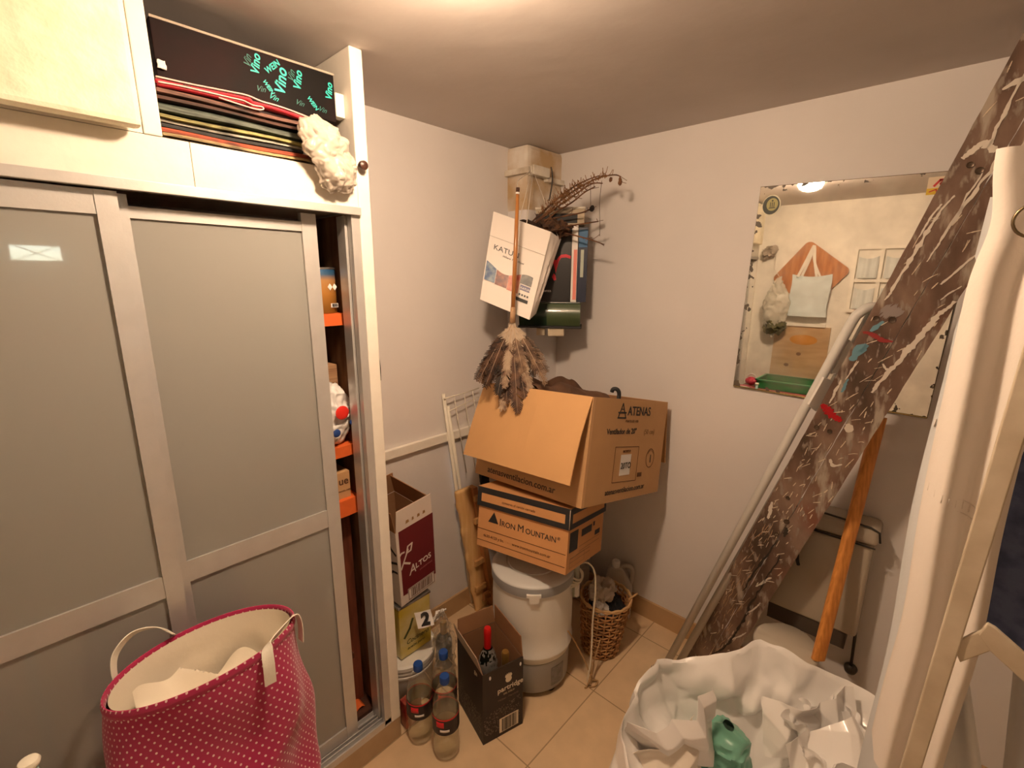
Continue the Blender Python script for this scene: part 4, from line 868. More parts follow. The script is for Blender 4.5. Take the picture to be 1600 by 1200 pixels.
link('pale_spine_label', CB_(-.004, .010, .0, .002, 1.68, 1.80), mat('sage_print', (.45, .50, .42), .5), bl)
link('blue_spine_top', CB_(-.018, .020, .0, .002, 1.81, 1.885), mat('mid_blue', (.04, .14, .30), .5), bl)
bx = thing('pale_carton', 'pale carton with dark opening above the big black book', 'box', (1.76, 1.34, 1.906))
link('carton_body', CB_(.0, .215, .012, .13, 1.9065, 1.975, .002), mat('yellowed_card', (.50, .42, .31), .8, var=.3, vscale=9), bx)
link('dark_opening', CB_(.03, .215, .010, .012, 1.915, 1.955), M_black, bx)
link('carton_rim', CB_(-.003, .218, .009, .133, 1.975, 1.983, .001), M_oldw, bx)
# gift bag
TL, TR, BL, BR = V((1.463, 1.460, 1.947)), V((1.600, 1.260, 1.863)), V((1.362, 1.441, 1.587)), V((1.475, 1.265, 1.506))
TB, BB = V((1.705, 1.285, 1.842)), V((1.560, 1.300, 1.526)); TL2, BL2 = TL+V((.09, .06, .0)), BL+V((.09, .06, .015))
kb = thing('paper_gift_bag', 'white paper carrier bag printed KATUN hanging tilted in the corner', 'bag', ((BL+BR)/2), )
M_gb = mat('white_bag_paper', (.80, .74, .69), .45, bump=.08, bscale=9)
def quad_sheet(a, b, c, d, n1, n2, amp, seed, th=.0008, sag=0):
    # a bottom-left, b bottom-right, c top-right, d top-left
    nn = (b-a).cross(d-a).normalized()
    return sheet(lambda u, v: (a*(1-u)+b*u)*(1-v)+(d*(1-u)+c*u)*v+nn*(amp*(ridge((u*2.2, v*2.2, seed), 1.3, seed))*math.sin(u*PI)*math.sin(v*PI)+sag*math.sin(u*PI)*v), n1, n2, th)
BM = V((1.592, 1.325, 1.478))
link('front_panel', quad_sheet(BL, BR, TR, TL, 30, 40, .0012, 1), M_gb, kb, smooth=True)
link('side_gusset', quad_sheet(BR, BB, TB, TR, 14, 40, .014, 4), M_gb, kb, smooth=True)
link('back_panel', quad_sheet(BB, BL2, TL2, TB, 12, 12, .004, 6), M_gb, kb, smooth=True)
link('left_gusset', quad_sheet(BL2, BL, TL, TL2, 12, 12, .008, 7), M_gb, kb, smooth=True)
link('bag_bottom', quad_sheet(BL, BL2, BB, BR, 8, 8, .003, 8), M_gb, kb, smooth=True)
gU = (BR-BL).length; gV = (TL-BL).length; uu, vv = (BR-BL)/gU, (TL-BL)/gV; nn = uu.cross(vv).normalized()
class Bi:   # print follows the slightly warped panel
    def p(s, a, b_, c=0): u, v = a/gU, b_/gV; return (BL*(1-u)+BR*u)*(1-v)+(TL*(1-u)+TR*u)*v+nn*(c+.0022)
gf = Bi()
bm = bmesh.new(); line(bm, gf, [(.0, .272), (gU, .272)], .0012); link('fold_line', bm, mat('fold_grey', (.35, .30, .27), .7), kb)
text('brand_lettering', 'KATUN', gf, .022, .222, .031, mat('dark_grey_print', (.03, .03, .035), .5), kb, xs=1.0)
text('printed_text', 'Where You Want', gf, .062, .204, .012, mat('dark_grey_print', (.03, .03, .035), .5), kb, shear=.4)
def arc(x): return .150+.016*math.sin((x/gU)*2*PI*1.15+2.0)*1.0+.004
def panel(x0, x1, z0, m, nm, f=arc, zt=None):
    bm = bmesh.new(); pts = [(x0, z0), (x1, z0)]+[(x1+(x0-x1)*k/10, (f(x1+(x0-x1)*k/10) if zt is None else zt)) for k in range(11)]
    decal(bm, gf, pts, lift=.0002); return link(nm, bm, m, kb)
s_ = gU/.215
panel(.004*s_, .047*s_, .088, mat('photo_blue', (.02, .07, .20), .4, col2=(.22, .30, .38), vscale=40), 'printed_photo')
panel(.049*s_, .098*s_, .085, mat('photo_maroon', (.09, .015, .012), .4, col2=(.35, .10, .05), vscale=40), 'printed_photo')
panel(.099*s_, .145*s_, .082, mat('photo_red', (.45, .06, .02), .4, col2=(.60, .25, .14), vscale=34), 'printed_photo')
panel(.147*s_, .192*s_, .128, mat('photo_black', (.012, .012, .012), .4, col2=(.10, .09, .08), vscale=50), 'printed_photo')
panel(.150*s_, .190*s_, .103, mat('label_violet', (.06, .05, .16), .4), 'printed_band', zt=.124); panel(.140*s_, .192*s_, .056, M_black, 'printed_band', zt=.070)
text('brand_lettering', 'KATUN', gf, .152*s_, .1075, .012, M_paper, kb, lift=.0010, bold=.01)
bm = bmesh.new()
for k_ in range(4): rect(bm, gf, (.150+.011*k_)*s_, (.157+.011*k_)*s_, .080, .088)
link('printed_icons', bm, mat('dark_grey_print', (.03, .03, .035), .5), kb)
M_cord = mat('white_cord', (.78, .72, .64), .6)
c0 = V((1.712, 1.468, 2.138))
bm = T([TL*.55+TR*.45, c0], .0016, seg=6); tube(bm, [TL*.42+TR*.58, c0+V((.012, 0, 0))], .0016, seg=6); tube(bm, [TB*.7+TR*.3, c0+V((.02, 0, 0))], .0016, seg=6)
tube(bm, [c0, (1.716, 1.470, 2.166)], .003, seg=6)
link('string_handle', bm, M_cord, kb)
tag(link('black_stuffing', blob((1.63, 1.42, 1.895), (.075, .055, .028), .014, 22, 2), mat('dark_dried_leaves', (.035, .018, .012), .95), smooth=True), 'dark dried foliage stuffed in the mouth of the white KATUN bag', 'foliage')
# twigs
M_twig = mat('dry_twig', (.16, .07, .03), .85, col2=(.06, .025, .015), vscale=30)
tw = thing('twig_bundle', 'bundle of dry brown twigs sticking out of the white carrier bag', 'twigs', (1.66, 1.40, 1.90))
rr = random.Random(11)
mains = [[(1.64, 1.41, 1.90), (1.665, 1.34, 1.95), (1.70, 1.25, 2.02), (1.735, 1.15, 2.070), (1.758, 1.09, 2.083), (1.770, 1.052, 2.078), (1.772, 1.045, 2.055)],
         [(1.64, 1.40, 1.90), (1.67, 1.33, 1.95), (1.71, 1.23, 2.015), (1.735, 1.16, 2.055), (1.750, 1.115, 2.055)],
         [(1.66, 1.39, 1.89), (1.69, 1.31, 1.95), (1.715, 1.24, 1.99), (1.73, 1.19, 2.025), (1.742, 1.145, 2.045)],
         [(1.63, 1.41, 1.90), (1.66, 1.35, 1.96), (1.695, 1.26, 2.03), (1.725, 1.19, 2.068), (1.745, 1.13, 2.085)],
         [(1.66, 1.38, 1.92), (1.71, 1.29, 1.935), (1.75, 1.21, 1.95), (1.765, 1.175, 1.965)],
         [(1.65, 1.37, 1.885), (1.70, 1.26, 1.865), (1.75, 1.16, 1.835), (1.775, 1.11, 1.815)],
         [(1.66, 1.36, 1.89), (1.71, 1.25, 1.895), (1.75, 1.18, 1.905), (1.77, 1.14, 1.91)]]
for mpts in mains:
    P = smoothpath(mpts, 5); n = len(P)
    bm = T(P, .003, rs=[.0042-.0020*i/n for i in range(n)], seg=6)
    for k_ in range(9):
        i = rr.randrange(2, n-1); p = P[i]; d = (P[i]-P[i-1]).normalized(); q = V((rr.uniform(-1, 1), rr.uniform(-1, 1), rr.uniform(-.6, 1))).normalized()
        l_ = rr.uniform(.012, .035); tube(bm, smoothpath([p, p+(d*.6+q*.6)*l_*.6, p+(d*.7+q*.9)*l_], 3), .0011, seg=5)
    link('twig', bm, M_twig, tw)
bm = bmesh.new()
for k_ in range(330):
    t_ = rr.random()*rr.random()**.4; P = smoothpath(mains[rr.choice((0, 1, 3))], 5); p = P[min(len(P)-1, int((.25+.45*t_)*len(P)))]
    q = V((rr.uniform(-1, 1), rr.uniform(-1, 1), rr.uniform(-1, 1))).normalized(); l_ = rr.uniform(.010, .030)
    tube(bm, smoothpath([p, p+q*l_*.6, p+(q+V((0, 0, .5)))*l_], 2), .0014, seg=4, cap=False)
o = link('dry_tendrils', bm, mat('dry_tendril', (.24, .12, .05), .9), tw); o['kind'] = 'stuff'
bm = LA([(.002, 0), (.009, .006), (.011, .016), (.007, .028), (.001, .03)], (1.765, 1.175, 1.955), M=Matrix.Rotation(R_(60), 3, (.5, -.5, 0)), seg=10); link('dark_pod', bm, mat('black_pod', (.015, .01, .008), .7), tw, smooth=True)
bm = blob((1.770, 1.046, 2.055), (.006, .009, .016), .003, 90, 1, 12, 10); link('curled_leaf', bm, M_twig, tw, smooth=True)
bm = blob((1.762, 1.085, 2.068), (.005, .007, .010), .003, 90, 2, 12, 10); link('curled_leaf', bm, M_twig, tw, smooth=True)
bm = blob((1.69, 1.315, 1.885), (.060, .075, .028), .030, 40, 9, 40, 30); link('foliage_mass', bm, mat('brown_dry_leaves', (.10, .045, .02), .9, col2=(.03, .015, .01), vscale=40), tw, smooth=True)
bm = T(smoothpath([(1.82, 1.22, 2.08), (1.815, 1.215, 2.03), (1.815, 1.21, 1.96)], 4), .0012, seg=5); tube(bm, smoothpath([(1.86, 1.19, 2.09), (1.85, 1.19, 2.0), (1.862, 1.192, 1.92), (1.87, 1.195, 1.86)], 4), .0012, seg=5)
link('thin_wire', bm, mat('dark_wire', (.08, .07, .06), .5, .5), tw)
# feather duster
du = thing('feather_duster', 'feather duster with a long wooden stick hanging before the white bag', 'feather duster', (1.378, 1.27, 1.49))
h0_, h1_ = V((1.404, 1.27, 2.006)), V((1.378, 1.27, 1.512))
link('handle', T([h0_, h0_*.5+h1_*.5+V((.001, 0, 0)), h1_], .0075, seg=14, rs=[.0068, .0085, .0088]), mat('honey_varnished_wood', (.42, .17, .045), .3, coat=.4, var=.15, vscale=20), du)
dv = (h0_-h1_).normalized()
link('handle_tip', T([h0_-dv*.012, h0_+dv*.004], .0072, seg=12), mat('dark_bakelite', (.06, .025, .015), .35), du)
link('white_ring', T([h0_-dv*.020, h0_-dv*.013], .0078, seg=12), M_paper, du)
link('ferrule', T([h1_+dv*.05, h1_-dv*.012], .0105, seg=14, rs=[.0095, .0125]), mat('tan_leather', (.40, .24, .13), .6), du)
for k_, q in enumerate((.038, .006)):
    c = h1_+dv*q+V((-.0075, -.0075, 0)); link('rivet', LA([(.0015, 0), (.0025, .001), (.0015, .002)], c, seg=8), mat('brass', (.7, .5, .2), .3, .9), du)
link('hanging_loop', T(smoothpath([h0_, (1.47, 1.33, 2.05), (1.60, 1.41, 2.10), (1.705, 1.468, 2.145)], 5), .0014, seg=6), M_cord, du)
S_ = rt.copy(); F_ = V((-.72, -.69, 0)).normalized(); root = h1_-dv*.012
fcols = [((.115, .055, .028), (.028, .012, .008)), ((.24, .15, .09), (.06, .03, .018)), ((.40, .30, .21), (.15, .08, .05)), ((.030, .018, .014), (.012, .008, .006))]
def feather(dirs, l_, wmax, ci, seed, curl):
    """a shaft and a vane split into barbs"""
    d = dirs.normalized(); rr = random.Random(seed); side = d.cross(F_).normalized(); bm = bmesh.new(); n = 16; c = []
    for i in range(n+1):
        t_ = i/n; c.append(root+d*l_*t_+V((0, 0, -1))*curl*t_*t_*l_+F_*.022*math.sin(t_*2.6+seed)*t_)
    tube(bm, c, .0008, seg=4, rs=[.0016-.0011*i/n for i in range(n+1)], mi=0)
    for i in range(2*n):
        t_ = .14+.86*i/(2*n); j = min(n-1, int(t_*n)); fr_ = t_*n-j; p = c[j]*(1-fr_)+c[j+1]*fr_; dd = (c[j+1]-c[j]).normalized()
        w_ = wmax*min(1, (t_/.40))**.8*math.sqrt(max(0, 1-max(0, (t_-.70)/.30)**2*.93))*rr.uniform(.88, 1.08)
        for sg in (-1, 1):
            if rr.random() < .06: continue
            ww = w_*rr.uniform(.75, 1.1); q = p+side*sg*ww+dd*ww*1.05+F_*rr.uniform(-.004, .004); hw = dd*l_/(2*n)*.62
            a_, b_, c_, e_ = [bm.verts.new(x) for x in (p-hw, p+hw, q+hw*.35, q-hw*.35)]
            f = bm.faces.new((a_, b_, c_, e_)); f.material_index = 1 if t_ > .3 else 2
    return link('feather', bm, [mat('quill', (.45, .33, .22), .5), mat('feather_%d' % ci, fcols[ci][0], .7, col2=fcols[ci][1], vscale=26), mat('down', (.46, .37, .28), .9)], du)
rr = random.Random(21)
for k_ in range(58):
    f_ = 0
    if k_ < 40: lat = rr.choice((rr.uniform(-.85, -.2), rr.uniform(.1, 1.0), rr.uniform(-.3, .3))); l_ = rr.uniform(.19, .27); fwd_ = rr.uniform(-.25, .50)
    else: lat = rr.uniform(-.22, .26); l_ = rr.uniform(.27, .385); fwd_ = rr.uniform(.22, .42)
    if abs(lat) > .42: l_ = min(l_, .25)
    d = S_*lat+F_*fwd_*.8+V((0, 0, -1))
    feather(d, l_*.95, rr.uniform(.016, .025), rr.choice((0, 0, 1, 1, 3, 2, 0, 3)), k_, -.02 if abs(lat) < .3 else .22)
def fl(u, v): a = u*2*PI; r = .010+.034*v**1.2; return root+S_*r*math.cos(a)*1.1+F_*r*math.sin(a)*.7+V((0, 0, -.115*v+.006*math.sin(a*9)*v))
link('down_fluff', crumple(sheet(fl, 70, 20, closeu=True), .006, 60, 3), mat('down', (.46, .37, .28), .9), du, smooth=True)

# ================================================================= MIRROR
mm = bpy.data.materials.new('old_mirror'); mm.use_nodes = True; N = mm.node_tree.nodes; L = mm.node_tree.links; b = N['Principled BSDF']
b.inputs['Metallic'].default_value = 1; b.inputs['Roughness'].default_value = .015; b.inputs['Base Color'].default_value = (.90, .89, .84, 1)
mb = thing('mirror', 'old frameless wall mirror with dark rust spots along its edges', 'mirror', (1.974, .28, 1.245))
d2_ = N.new('ShaderNodeBsdfPrincipled'); d2_.inputs['Base Color'].default_value = (.10, .08, .06, 1); d2_.inputs['Roughness'].default_value = .5
d3_ = N.new('ShaderNodeBsdfPrincipled'); d3_.inputs['Base Color'].default_value = (.70, .66, .56, 1); d3_.inputs['Roughness'].default_value = .5
tc = N.new('ShaderNodeTexCoord'); sp = N.new('ShaderNodeSeparateXYZ'); L.new(tc.outputs['Object'], sp.inputs[0])
n1 = N.new('ShaderNodeTexNoise'); n1.inputs['Scale'].default_value = 33; n1.inputs['Detail'].default_value = 8; L.new(tc.outputs['Object'], n1.inputs[0])
def mk(nm, *a):
    n = N.new('ShaderNodeMath'); n.operation = nm
    for i, v in enumerate(a):
        if isinstance(v, (int, float)): n.inputs[i].default_value = v
        else: L.new(v, n.inputs[i])
    return n.outputs[0]
topd = mk('SUBTRACT', .757, sp.outputs[2]); sided = mk('SUBTRACT', .30, mk('ABSOLUTE', sp.outputs[1])); ed = mk('MINIMUM', topd, mk('MINIMUM', sided, sp.outputs[2]))
spot = mk('GREATER_THAN', n1.outputs[0], mk('ADD', .555, mk('MULTIPLY', ed, 4.2)))
n2 = N.new('ShaderNodeTexNoise'); n2.inputs['Scale'].default_value = 9; n2.inputs['Detail'].default_value = 6; L.new(tc.outputs['Object'], n2.inputs[0])
haze = mk('MULTIPLY', mk('MAXIMUM', mk('SUBTRACT', n2.outputs[0], .42), 0.0), .9)
m1 = N.new('ShaderNodeMixShader'); L.new(haze, m1.inputs[0]); L.new(b.outputs[0], m1.inputs[1]); L.new(d3_.outputs[0], m1.inputs[2])
m2 = N.new('ShaderNodeMixShader'); L.new(spot, m2.inputs[0]); L.new(m1.outputs[0], m2.inputs[1]); L.new(d2_.outputs[0], m2.inputs[2])
L.new(m2.outputs[0], N['Material Output'].inputs[0])
mc = [(.592, 1.252), (-.004, 1.240), (-.022, 1.985), (.573, 2.005)]
bm = bmesh.new(); fr = Frame((1.9715, 0, 0), (0, 1, 0), (0, 0, 1), (-1, 0, 0)); decal(bm, fr, mc, lift=0, th=.003); bmesh.ops.recalc_face_normals(bm, faces=bm.faces[:]); link('glass', bm, mm, mb)
bm = bmesh.new(); fr_b = Frame((1.9765, 0, 0), (0, 1, 0), (0, 0, 1), (-1, 0, 0)); cx, cz = .285, 1.62
decal(bm, fr_b, [(cx+(y-cx)*1.006, cz+(z-cz)*1.006) for y, z in mc], lift=0, th=.004); bmesh.ops.recalc_face_normals(bm, faces=bm.faces[:]); link('backing', bm, mat('mirror_backing', (.12, .07, .03), .6), mb)
bm = T([(1.969, mc[0][0], mc[0][1]), (1.969, mc[1][0], mc[1][1])], .003, seg=6); link('bevel_strip', bm, mat('brass_edge', (.60, .48, .22), .25, .9), mb)
fs = Frame((1.9680, 0, 0), (0, 1, 0), (0, 0, 1), (-1, 0, 0))
bm = bmesh.new(); disc(bm, fs, .530, 1.938, .031, n=30, sy=1.15); link('round_sticker', bm, mat('sticker_edge', (.75, .72, .55), .5), mb)
bm = bmesh.new(); disc(bm, fs, .531, 1.938, .028, n=24, sy=1.15, lift=.0012); link('round_sticker_ring', bm, mat('black_sticker', (.03, .035, .025), .5), mb)
bm = bmesh.new(); disc(bm, fs, .527, 1.940, .019, n=24, sy=1.15, lift=.002); link('round_sticker_center', bm, mat('olive_gold', (.33, .30, .12), .5, .2), mb)
bm = bmesh.new()
for y in (.533, .527, .521): line(bm, fs, [(y, 1.930), (y, 1.947)], .0025, lift=.003)
line(bm, fs, [(.537, 1.928), (.517, 1.928)], .0025, lift=.003); disc(bm, fs, .527, 1.953, .003, lift=.003)
link('round_sticker_emblem', bm, mat('black_sticker', (.03, .035, .025), .5), mb)
bm = bmesh.new(); rect(bm, fs, .045, .102, 1.928, 1.976); link('square_sticker', bm, mat('cream_sticker', (.75, .62, .45), .5), mb)
bm = bmesh.new(); rect(bm, fs, .045, .102, 1.926, 1.944, lift=.0012); link('yellow_band', bm, mat('yellow_sticker', (.75, .50, .03), .5), mb)
bm = bmesh.new(); line(bm, fs, [(.086, 1.950), (.074, 1.966), (.066, 1.966), (.072, 1.954), (.060, 1.956)], .006, lift=.0012); line(bm, fs, [(.095, 1.934), (.080, 1.940), (.078, 1.932), (.065, 1.936)], .003, lift=.0022); link('red_mark', bm, mat('red_sticker', (.55, .03, .03), .5), mb)

# ================================================================= THINGS ON THE LEFT WALL (seen in the mirror)
M_board = mat('cutting_board_wood', (.52, .22, .08), .5, col2=(.38, .14, .05), vscale=7, stretch=(1, 5, 1))
X0 = XL
cb = thing('cutting_board', 'square brown wooden cutting board hung by one corner, seen in the mirror', 'board', (X0, .86, 1.44))
Mb = place((X0+.012, .86, 1.715), Matrix.Rotation(R_(38), 3, 'X'))
bm = B(-.010, .010, -.195, .195, -.195, .195, M=Mb); bmesh.ops.bevel(bm, geom=[e for e in bm.edges if abs((e.verts[0].co-e.verts[1].co).x) > .01], offset=.04, segments=6, affect='EDGES', profile=.5); link('board_slab', bm, M_board, cb)
tb = thing('tote_bag', 'pale blue cloth tote hanging in front of the cutting board, seen in the mirror', 'bag', (X0+.05, .845, 1.38))
M_tote = mat('pale_blue_cloth', (.60, .68, .70), .8, bump=.1, bscale=60)
def tt(sd):
    def f(u, v): return (X0+.055+sd*(.022*math.sin(u*PI)*(.4+.6*(1-v)))+.008*ridge((u*2, v*2, sd), 1.2, 5), .70+.275*u+.006*math.sin(v*6), 1.385+.335*v-.02*math.sin(u*PI)*v)
    return f
bm = sheet(tt(1), 34, 34, .001); link('bag_front', bm, M_tote, tb, smooth=True); link('bag_back', sheet(tt(-1), 34, 34, .001), M_tote, tb, smooth=True)
strap([(X0+.075, .93, 1.70), (X0+.06, .89, 1.82), (X0+.05, .855, 1.93), (X0+.05, .845, 1.93), (X0+.055, .83, 1.82), (X0+.07, .80, 1.70)], (.45, 1, .25), .020, .002, 'handle', mat('cream_webbing', (.80, .76, .68), .8), tb)
strap([(X0+.045, .91, 1.70), (X0+.04, .875, 1.82), (X0+.04, .85, 1.92), (X0+.04, .835, 1.82), (X0+.045, .78, 1.70)], (.45, 1, .25), .020, .002, 'handle', mat('cream_webbing', (.80, .76, .68), .8), tb)
vg = thing('vegetable_bag', 'thin plastic bag of leafy greens hanging on the left wall, in the mirror', 'bag', (X0+.06, 1.06, 1.20))
def vb_(u, v): a = u*2*PI; r = .012+.105*math.sin(PI*min(1, (1-v)*1.05))**.8*(1-v*.35); return (X0+.09+.55*r*math.cos(a), 1.060+r*math.sin(a), 1.20+.50*v)
link('bag_film', crumple(sheet(vb_, 50, 40, closeu=True), .016, 18, 4), mat('veil_film', (.70, .68, .60), .3, alpha=.55), vg, smooth=True)
link('greens', crumple(sheet(lambda u, v: (X0+.09+.05*math.cos(u*2*PI)*math.sin(v*PI), 1.05+.09*math.sin(u*2*PI)*math.sin(v*PI), 1.30-.075*math.cos(v*PI)), 36, 26, closeu=True), .02, 26, 6), mat('wilted_greens', (.16, .15, .07), .8, col2=(.06, .06, .03), vscale=20), vg, smooth=True)
bm = T([(X0+.002, 1.13, 1.90), (X0+.09, 1.10, 1.76), (X0+.09, 1.06, 1.70)], .002, seg=6); link('string', bm, M_cord, vg)
tag(link('dried_bunch', blob((X0+.05, 1.165, 1.90), (.04, .055, .05), .03, 22, 3), mat('grey_dried_herbs', (.36, .31, .26), .95), smooth=True), 'grey bunch of dried herbs high on the left wall, in the mirror', 'herbs')
rk = thing('pocket_rack', 'white wall rack with four hooked cloth pockets, seen in the mirror', 'rack', (X0, .42, 1.42))
bm = bmesh.new()
for y in (.56, .40, .235): box(bm, X0+.001, X0+.022, y, y+.024, 1.43, 1.925)
for z in (1.43, 1.66, 1.90): box(bm, X0+.002, X0+.0235, .236, .583, z+.001, z+.025)
link('rack_frame', bm, M_white, rk)
for y in (.26, .425):
    for z in (1.46, 1.69):
        bm = sheet(lambda u, v, y=y, z=z: (X0+.03+.014*math.sin(u*PI)*(1-v*.6)+.004*math.sin(u*14), y+.125*u, z+.16*v-.018*math.sin(u*PI)*v), 20, 16, .001); link('cloth_pocket', bm, mat('pale_grey_cloth', (.62, .66, .66), .8), rk, smooth=True)
pw = thing('plywood_board', 'plywood board with an orange oval stain leaning behind the green tub', 'board', (X0, .88, .76))
link('board_slab', B(X0+.002, X0+.018, .66, 1.06, .801, 1.30), mat('plywood', (.56, .38, .22), .7, col2=(.46, .30, .16), vscale=4, stretch=(1, 1, 5)), pw)
fw_ = Frame((X0+.018, 0, 0), (0, -1, 0), (0, 0, 1), (1, 0, 0)); bm = bmesh.new(); disc(bm, fw_, -.84, 1.19, .10, sy=.42); link('orange_oval', bm, mat('orange_stain', (.60, .27, .06), .6, var=.2), pw)
bm = bmesh.new(); disc(bm, fw_, -.86, 1.07, .018, sy=.8); link('wood_knot', bm, mat('knot', (.20, .10, .05), .7), pw); bm = bmesh.new(); disc(bm, fw_, -.94, .97, .018, sy=.8); link('wood_knot', bm, mat('knot', (.20, .10, .05), .7), pw)
bm = B(X0+.002, X0+.03, .70, 1.02, 1.301, 1.325); tag(link('white_batten', bm, M_white), 'white batten above the plywood board, seen in the mirror', 'batten')
tu = thing('green_tub', 'green plastic tub on the white cabinet, seen at the mirror foot', 'tub', (X0+.2, .86, .80))
bm = bmesh.new(); y0, y1 = .62, 1.07
for a in ((X0+.05, X0+.056, y0, y1), (X0+.34, X0+.346, y0, y1), (X0+.05, X0+.346, y0, y0+.006), (X0+.05, X0+.346, y1-.006, y1)): box(bm, a[0], a[1], a[2], a[3], .8012, .875)
box(bm, X0+.05, X0+.346, y0, y1, .8012, .806); link('tub_wall', bm, mat('green_plastic', (.01, .20, .05), .35), tu)
bm = bmesh.new()
for a in ((X0+.04, X0+.056, y0-.01, y1+.01), (X0+.34, X0+.356, y0-.01, y1+.01), (X0+.04, X0+.356, y0-.01, y0+.006), (X0+.04, X0+.356, y1-.006, y1+.01)): box(bm, a[0], a[1], a[2], a[3], .868, .878)
link('tub_rim', bm, mat('light_green_plastic', (.03, .32, .12), .3), tu)
rg = thing('toy_basket', 'small red and white handled basket beside the green tub, in the mirror', 'basket', (X0+.2, 1.12, .80))
link('basket_bowl', blob((X0+.25, 1.135, .835), (.05, .045, .033), .006, 40, 2), mat('raspberry_red', (.55, .05, .09), .5), rg, smooth=True)
link('basket_handle', T([(X0+.25, 1.135+.04*math.cos(a), .84+.055*math.sin(a)) for a in [i/14*PI for i in range(15)]], .007, seg=8), M_whitepl, rg)
cbn = thing('base_cabinet', 'plain white base cabinet under the green tub along the left wall', 'cabinet', (X0+.18, .75, 0))
link('cabinet_body', B(X0+.001, X0+.36, .30, 1.19, .06, .775, bev=.003), M_white, cbn); link('worktop', B(X0+.001, X0+.385, .28, 1.195, .775, .80, bev=.004), mat('red_worktop', (.45, .12, .09), .4), cbn)
for y in (.32, .61, .90): 
    d_ = link('cabinet_door', B(X0+.36, X0+.378, y, y+.275, .07, .765, bev=.003), M_white, cbn); link('door_knob', LA([(.006, 0), (.012, .012), (.004, .018)], (X0+.378, y+.24, .66), M=Matrix.Rotation(R_(90), 3, 'Y'), seg=14), M_alu, d_, smooth=True)
link('cabinet_plinth', B(X0+.001, X0+.33, .30, 1.19, 0, .06), M_black, cbn)

# ================================================================= TOILET (in the shade behind the planks)
to = thing('toilet', 'beige ceramic toilet with a black sealed cistern lid, half hidden by planks', 'toilet', (1.72, .21, 0))
def rbox(x0, x1, y0, y1, z0, z1, r, seg=5):
    bm = bmesh.new(); box(bm, x0, x1, y0, y1, z0, z1); bmesh.ops.bevel(bm, geom=bm.edges[:], offset=r, segments=seg, affect='EDGES', profile=.5); return bm
link('cistern', rbox(1.875, XB-.001, .062, .360, .425, .785, .014), M_toilet, to, smooth=True)
link('cistern_lid', rbox(1.868, XB-.001, .050, .372, .792, .858, .016), M_toilet, to, smooth=True)
bm = T([(1.866, .375, .858), (1.866, .20, .866), (1.866, .075, .860), (1.866, .052, .850), (1.866, .046, .815)], .0035, seg=6); tube(bm, [(1.867, .372, .790), (1.867, .055, .788)], .0030, seg=6); link('black_seal_line', bm, M_crease, to)
bm = T(smoothpath([(1.868, .275, .70), (1.858, .272, .69), (1.856, .268, .66), (1.857, .262, .64)], 5), .006, seg=8); link('flush_lever', bm, M_crease, to)
link('gap_shade_block', B(1.885, XB-.01, .09, .345, .36, .424), mat('gap_shade_tone', (.08, .06, .045), .7), to)  # dark block stands in for the shade between cistern and bowl
def bowl(u, v):
    a = u*2*PI; z = .37*v; k_ = .62+.38*max(0, (v-.35)/.65)**.8; cx = 1.73; x = cx+.112*k_*math.cos(a); y = .245+.100*k_*math.sin(a); return (min(x, 1.90), y, z)
bm = sheet(bowl, 56, 20, closeu=True); bm.verts.ensure_lookup_table(); link('bowl', bm, mat('pale_ceramic', (.62, .56, .46), .2, coat=.3), to, smooth=True)
bm = LA([(.001, .368), (.150, .368), (.158, .372), (.158, .384), (.150, .390), (.001, .391)], (0, 0, 0), M=Matrix.Identity(3), seg=56)
for v in bm.verts: v.co = V((1.735+v.co.x*.74, .245+v.co.y*.66, v.co.z))
link('seat_lid', bm, mat('pale_ceramic', (.62, .56, .46), .2, coat=.3), to, smooth=True)
vl = thing('shutoff_valve', 'small dark oval valve on the wall right of the toilet', 'valve', (1.97, .063, .25))
link('valve_body', LA([(.020, 0), (.022, .004), (.018, .020), (.008, .026)], (XB-.001, .063, .235), M=Matrix.Rotation(R_(-90), 3, 'Y'), seg=20), mat('dark_metal', (.07, .06, .05), .4, .6), vl, smooth=True)
link('valve_pipe', T([(XB-.015, .063, .25), (XB-.016, .066, .33), (XB-.02, .068, .40)], .005, seg=8), mat('dark_metal', (.07, .06, .05), .4, .6), vl)

# ================================================================= PAINT-STAINED PLANK
PA, PU, PT = V((1.770, .638, 0)), V((.010, -.163, 0)), V((-.0653, -.303, 1.0)); PN = PU.cross(PT).normalized(); PN = -PN if PN.x > 0 else PN
def pp(u, z, n=0): return PA+PU*u+PT*z+PN*n
pk_m = bpy.data.materials.new('paint_stained_wood'); pk_m.use_nodes = True; N = pk_m.node_tree.nodes; L = pk_m.node_tree.links; b = N['Principled BSDF']; b.inputs['Roughness'].default_value = .38; b.inputs['Coat Weight'].default_value = .25
tc = N.new('ShaderNodeTexCoord'); mp = N.new('ShaderNodeMapping'); mp.inputs['Rotation'].default_value = (R_(0), 0, 0); L.new(tc.outputs['UV'], mp.inputs[0])
def noise_n(sc_, det, vec, st=None):
    m_ = N.new('ShaderNodeMapping'); L.new(vec, m_.inputs[0]); 
    if st: m_.inputs['Scale'].default_value = st
    n = N.new('ShaderNodeTexNoise'); n.inputs['Scale'].default_value = sc_; n.inputs['Detail'].default_value = det; L.new(m_.outputs[0], n.inputs[0]); return n.outputs[0]
base = N.new('ShaderNodeValToRGB'); L.new(noise_n(9, 8, mp.outputs[0], (1, .5, 1)), base.inputs[0]); e = base.color_ramp.elements
e[0].position = .32; e[0].color = (.055, .032, .022, 1); e[1].position = .70; e[1].color = (.28, .19, .14, 1); q = e.new(.5); q.color = (.145, .085, .06, 1)
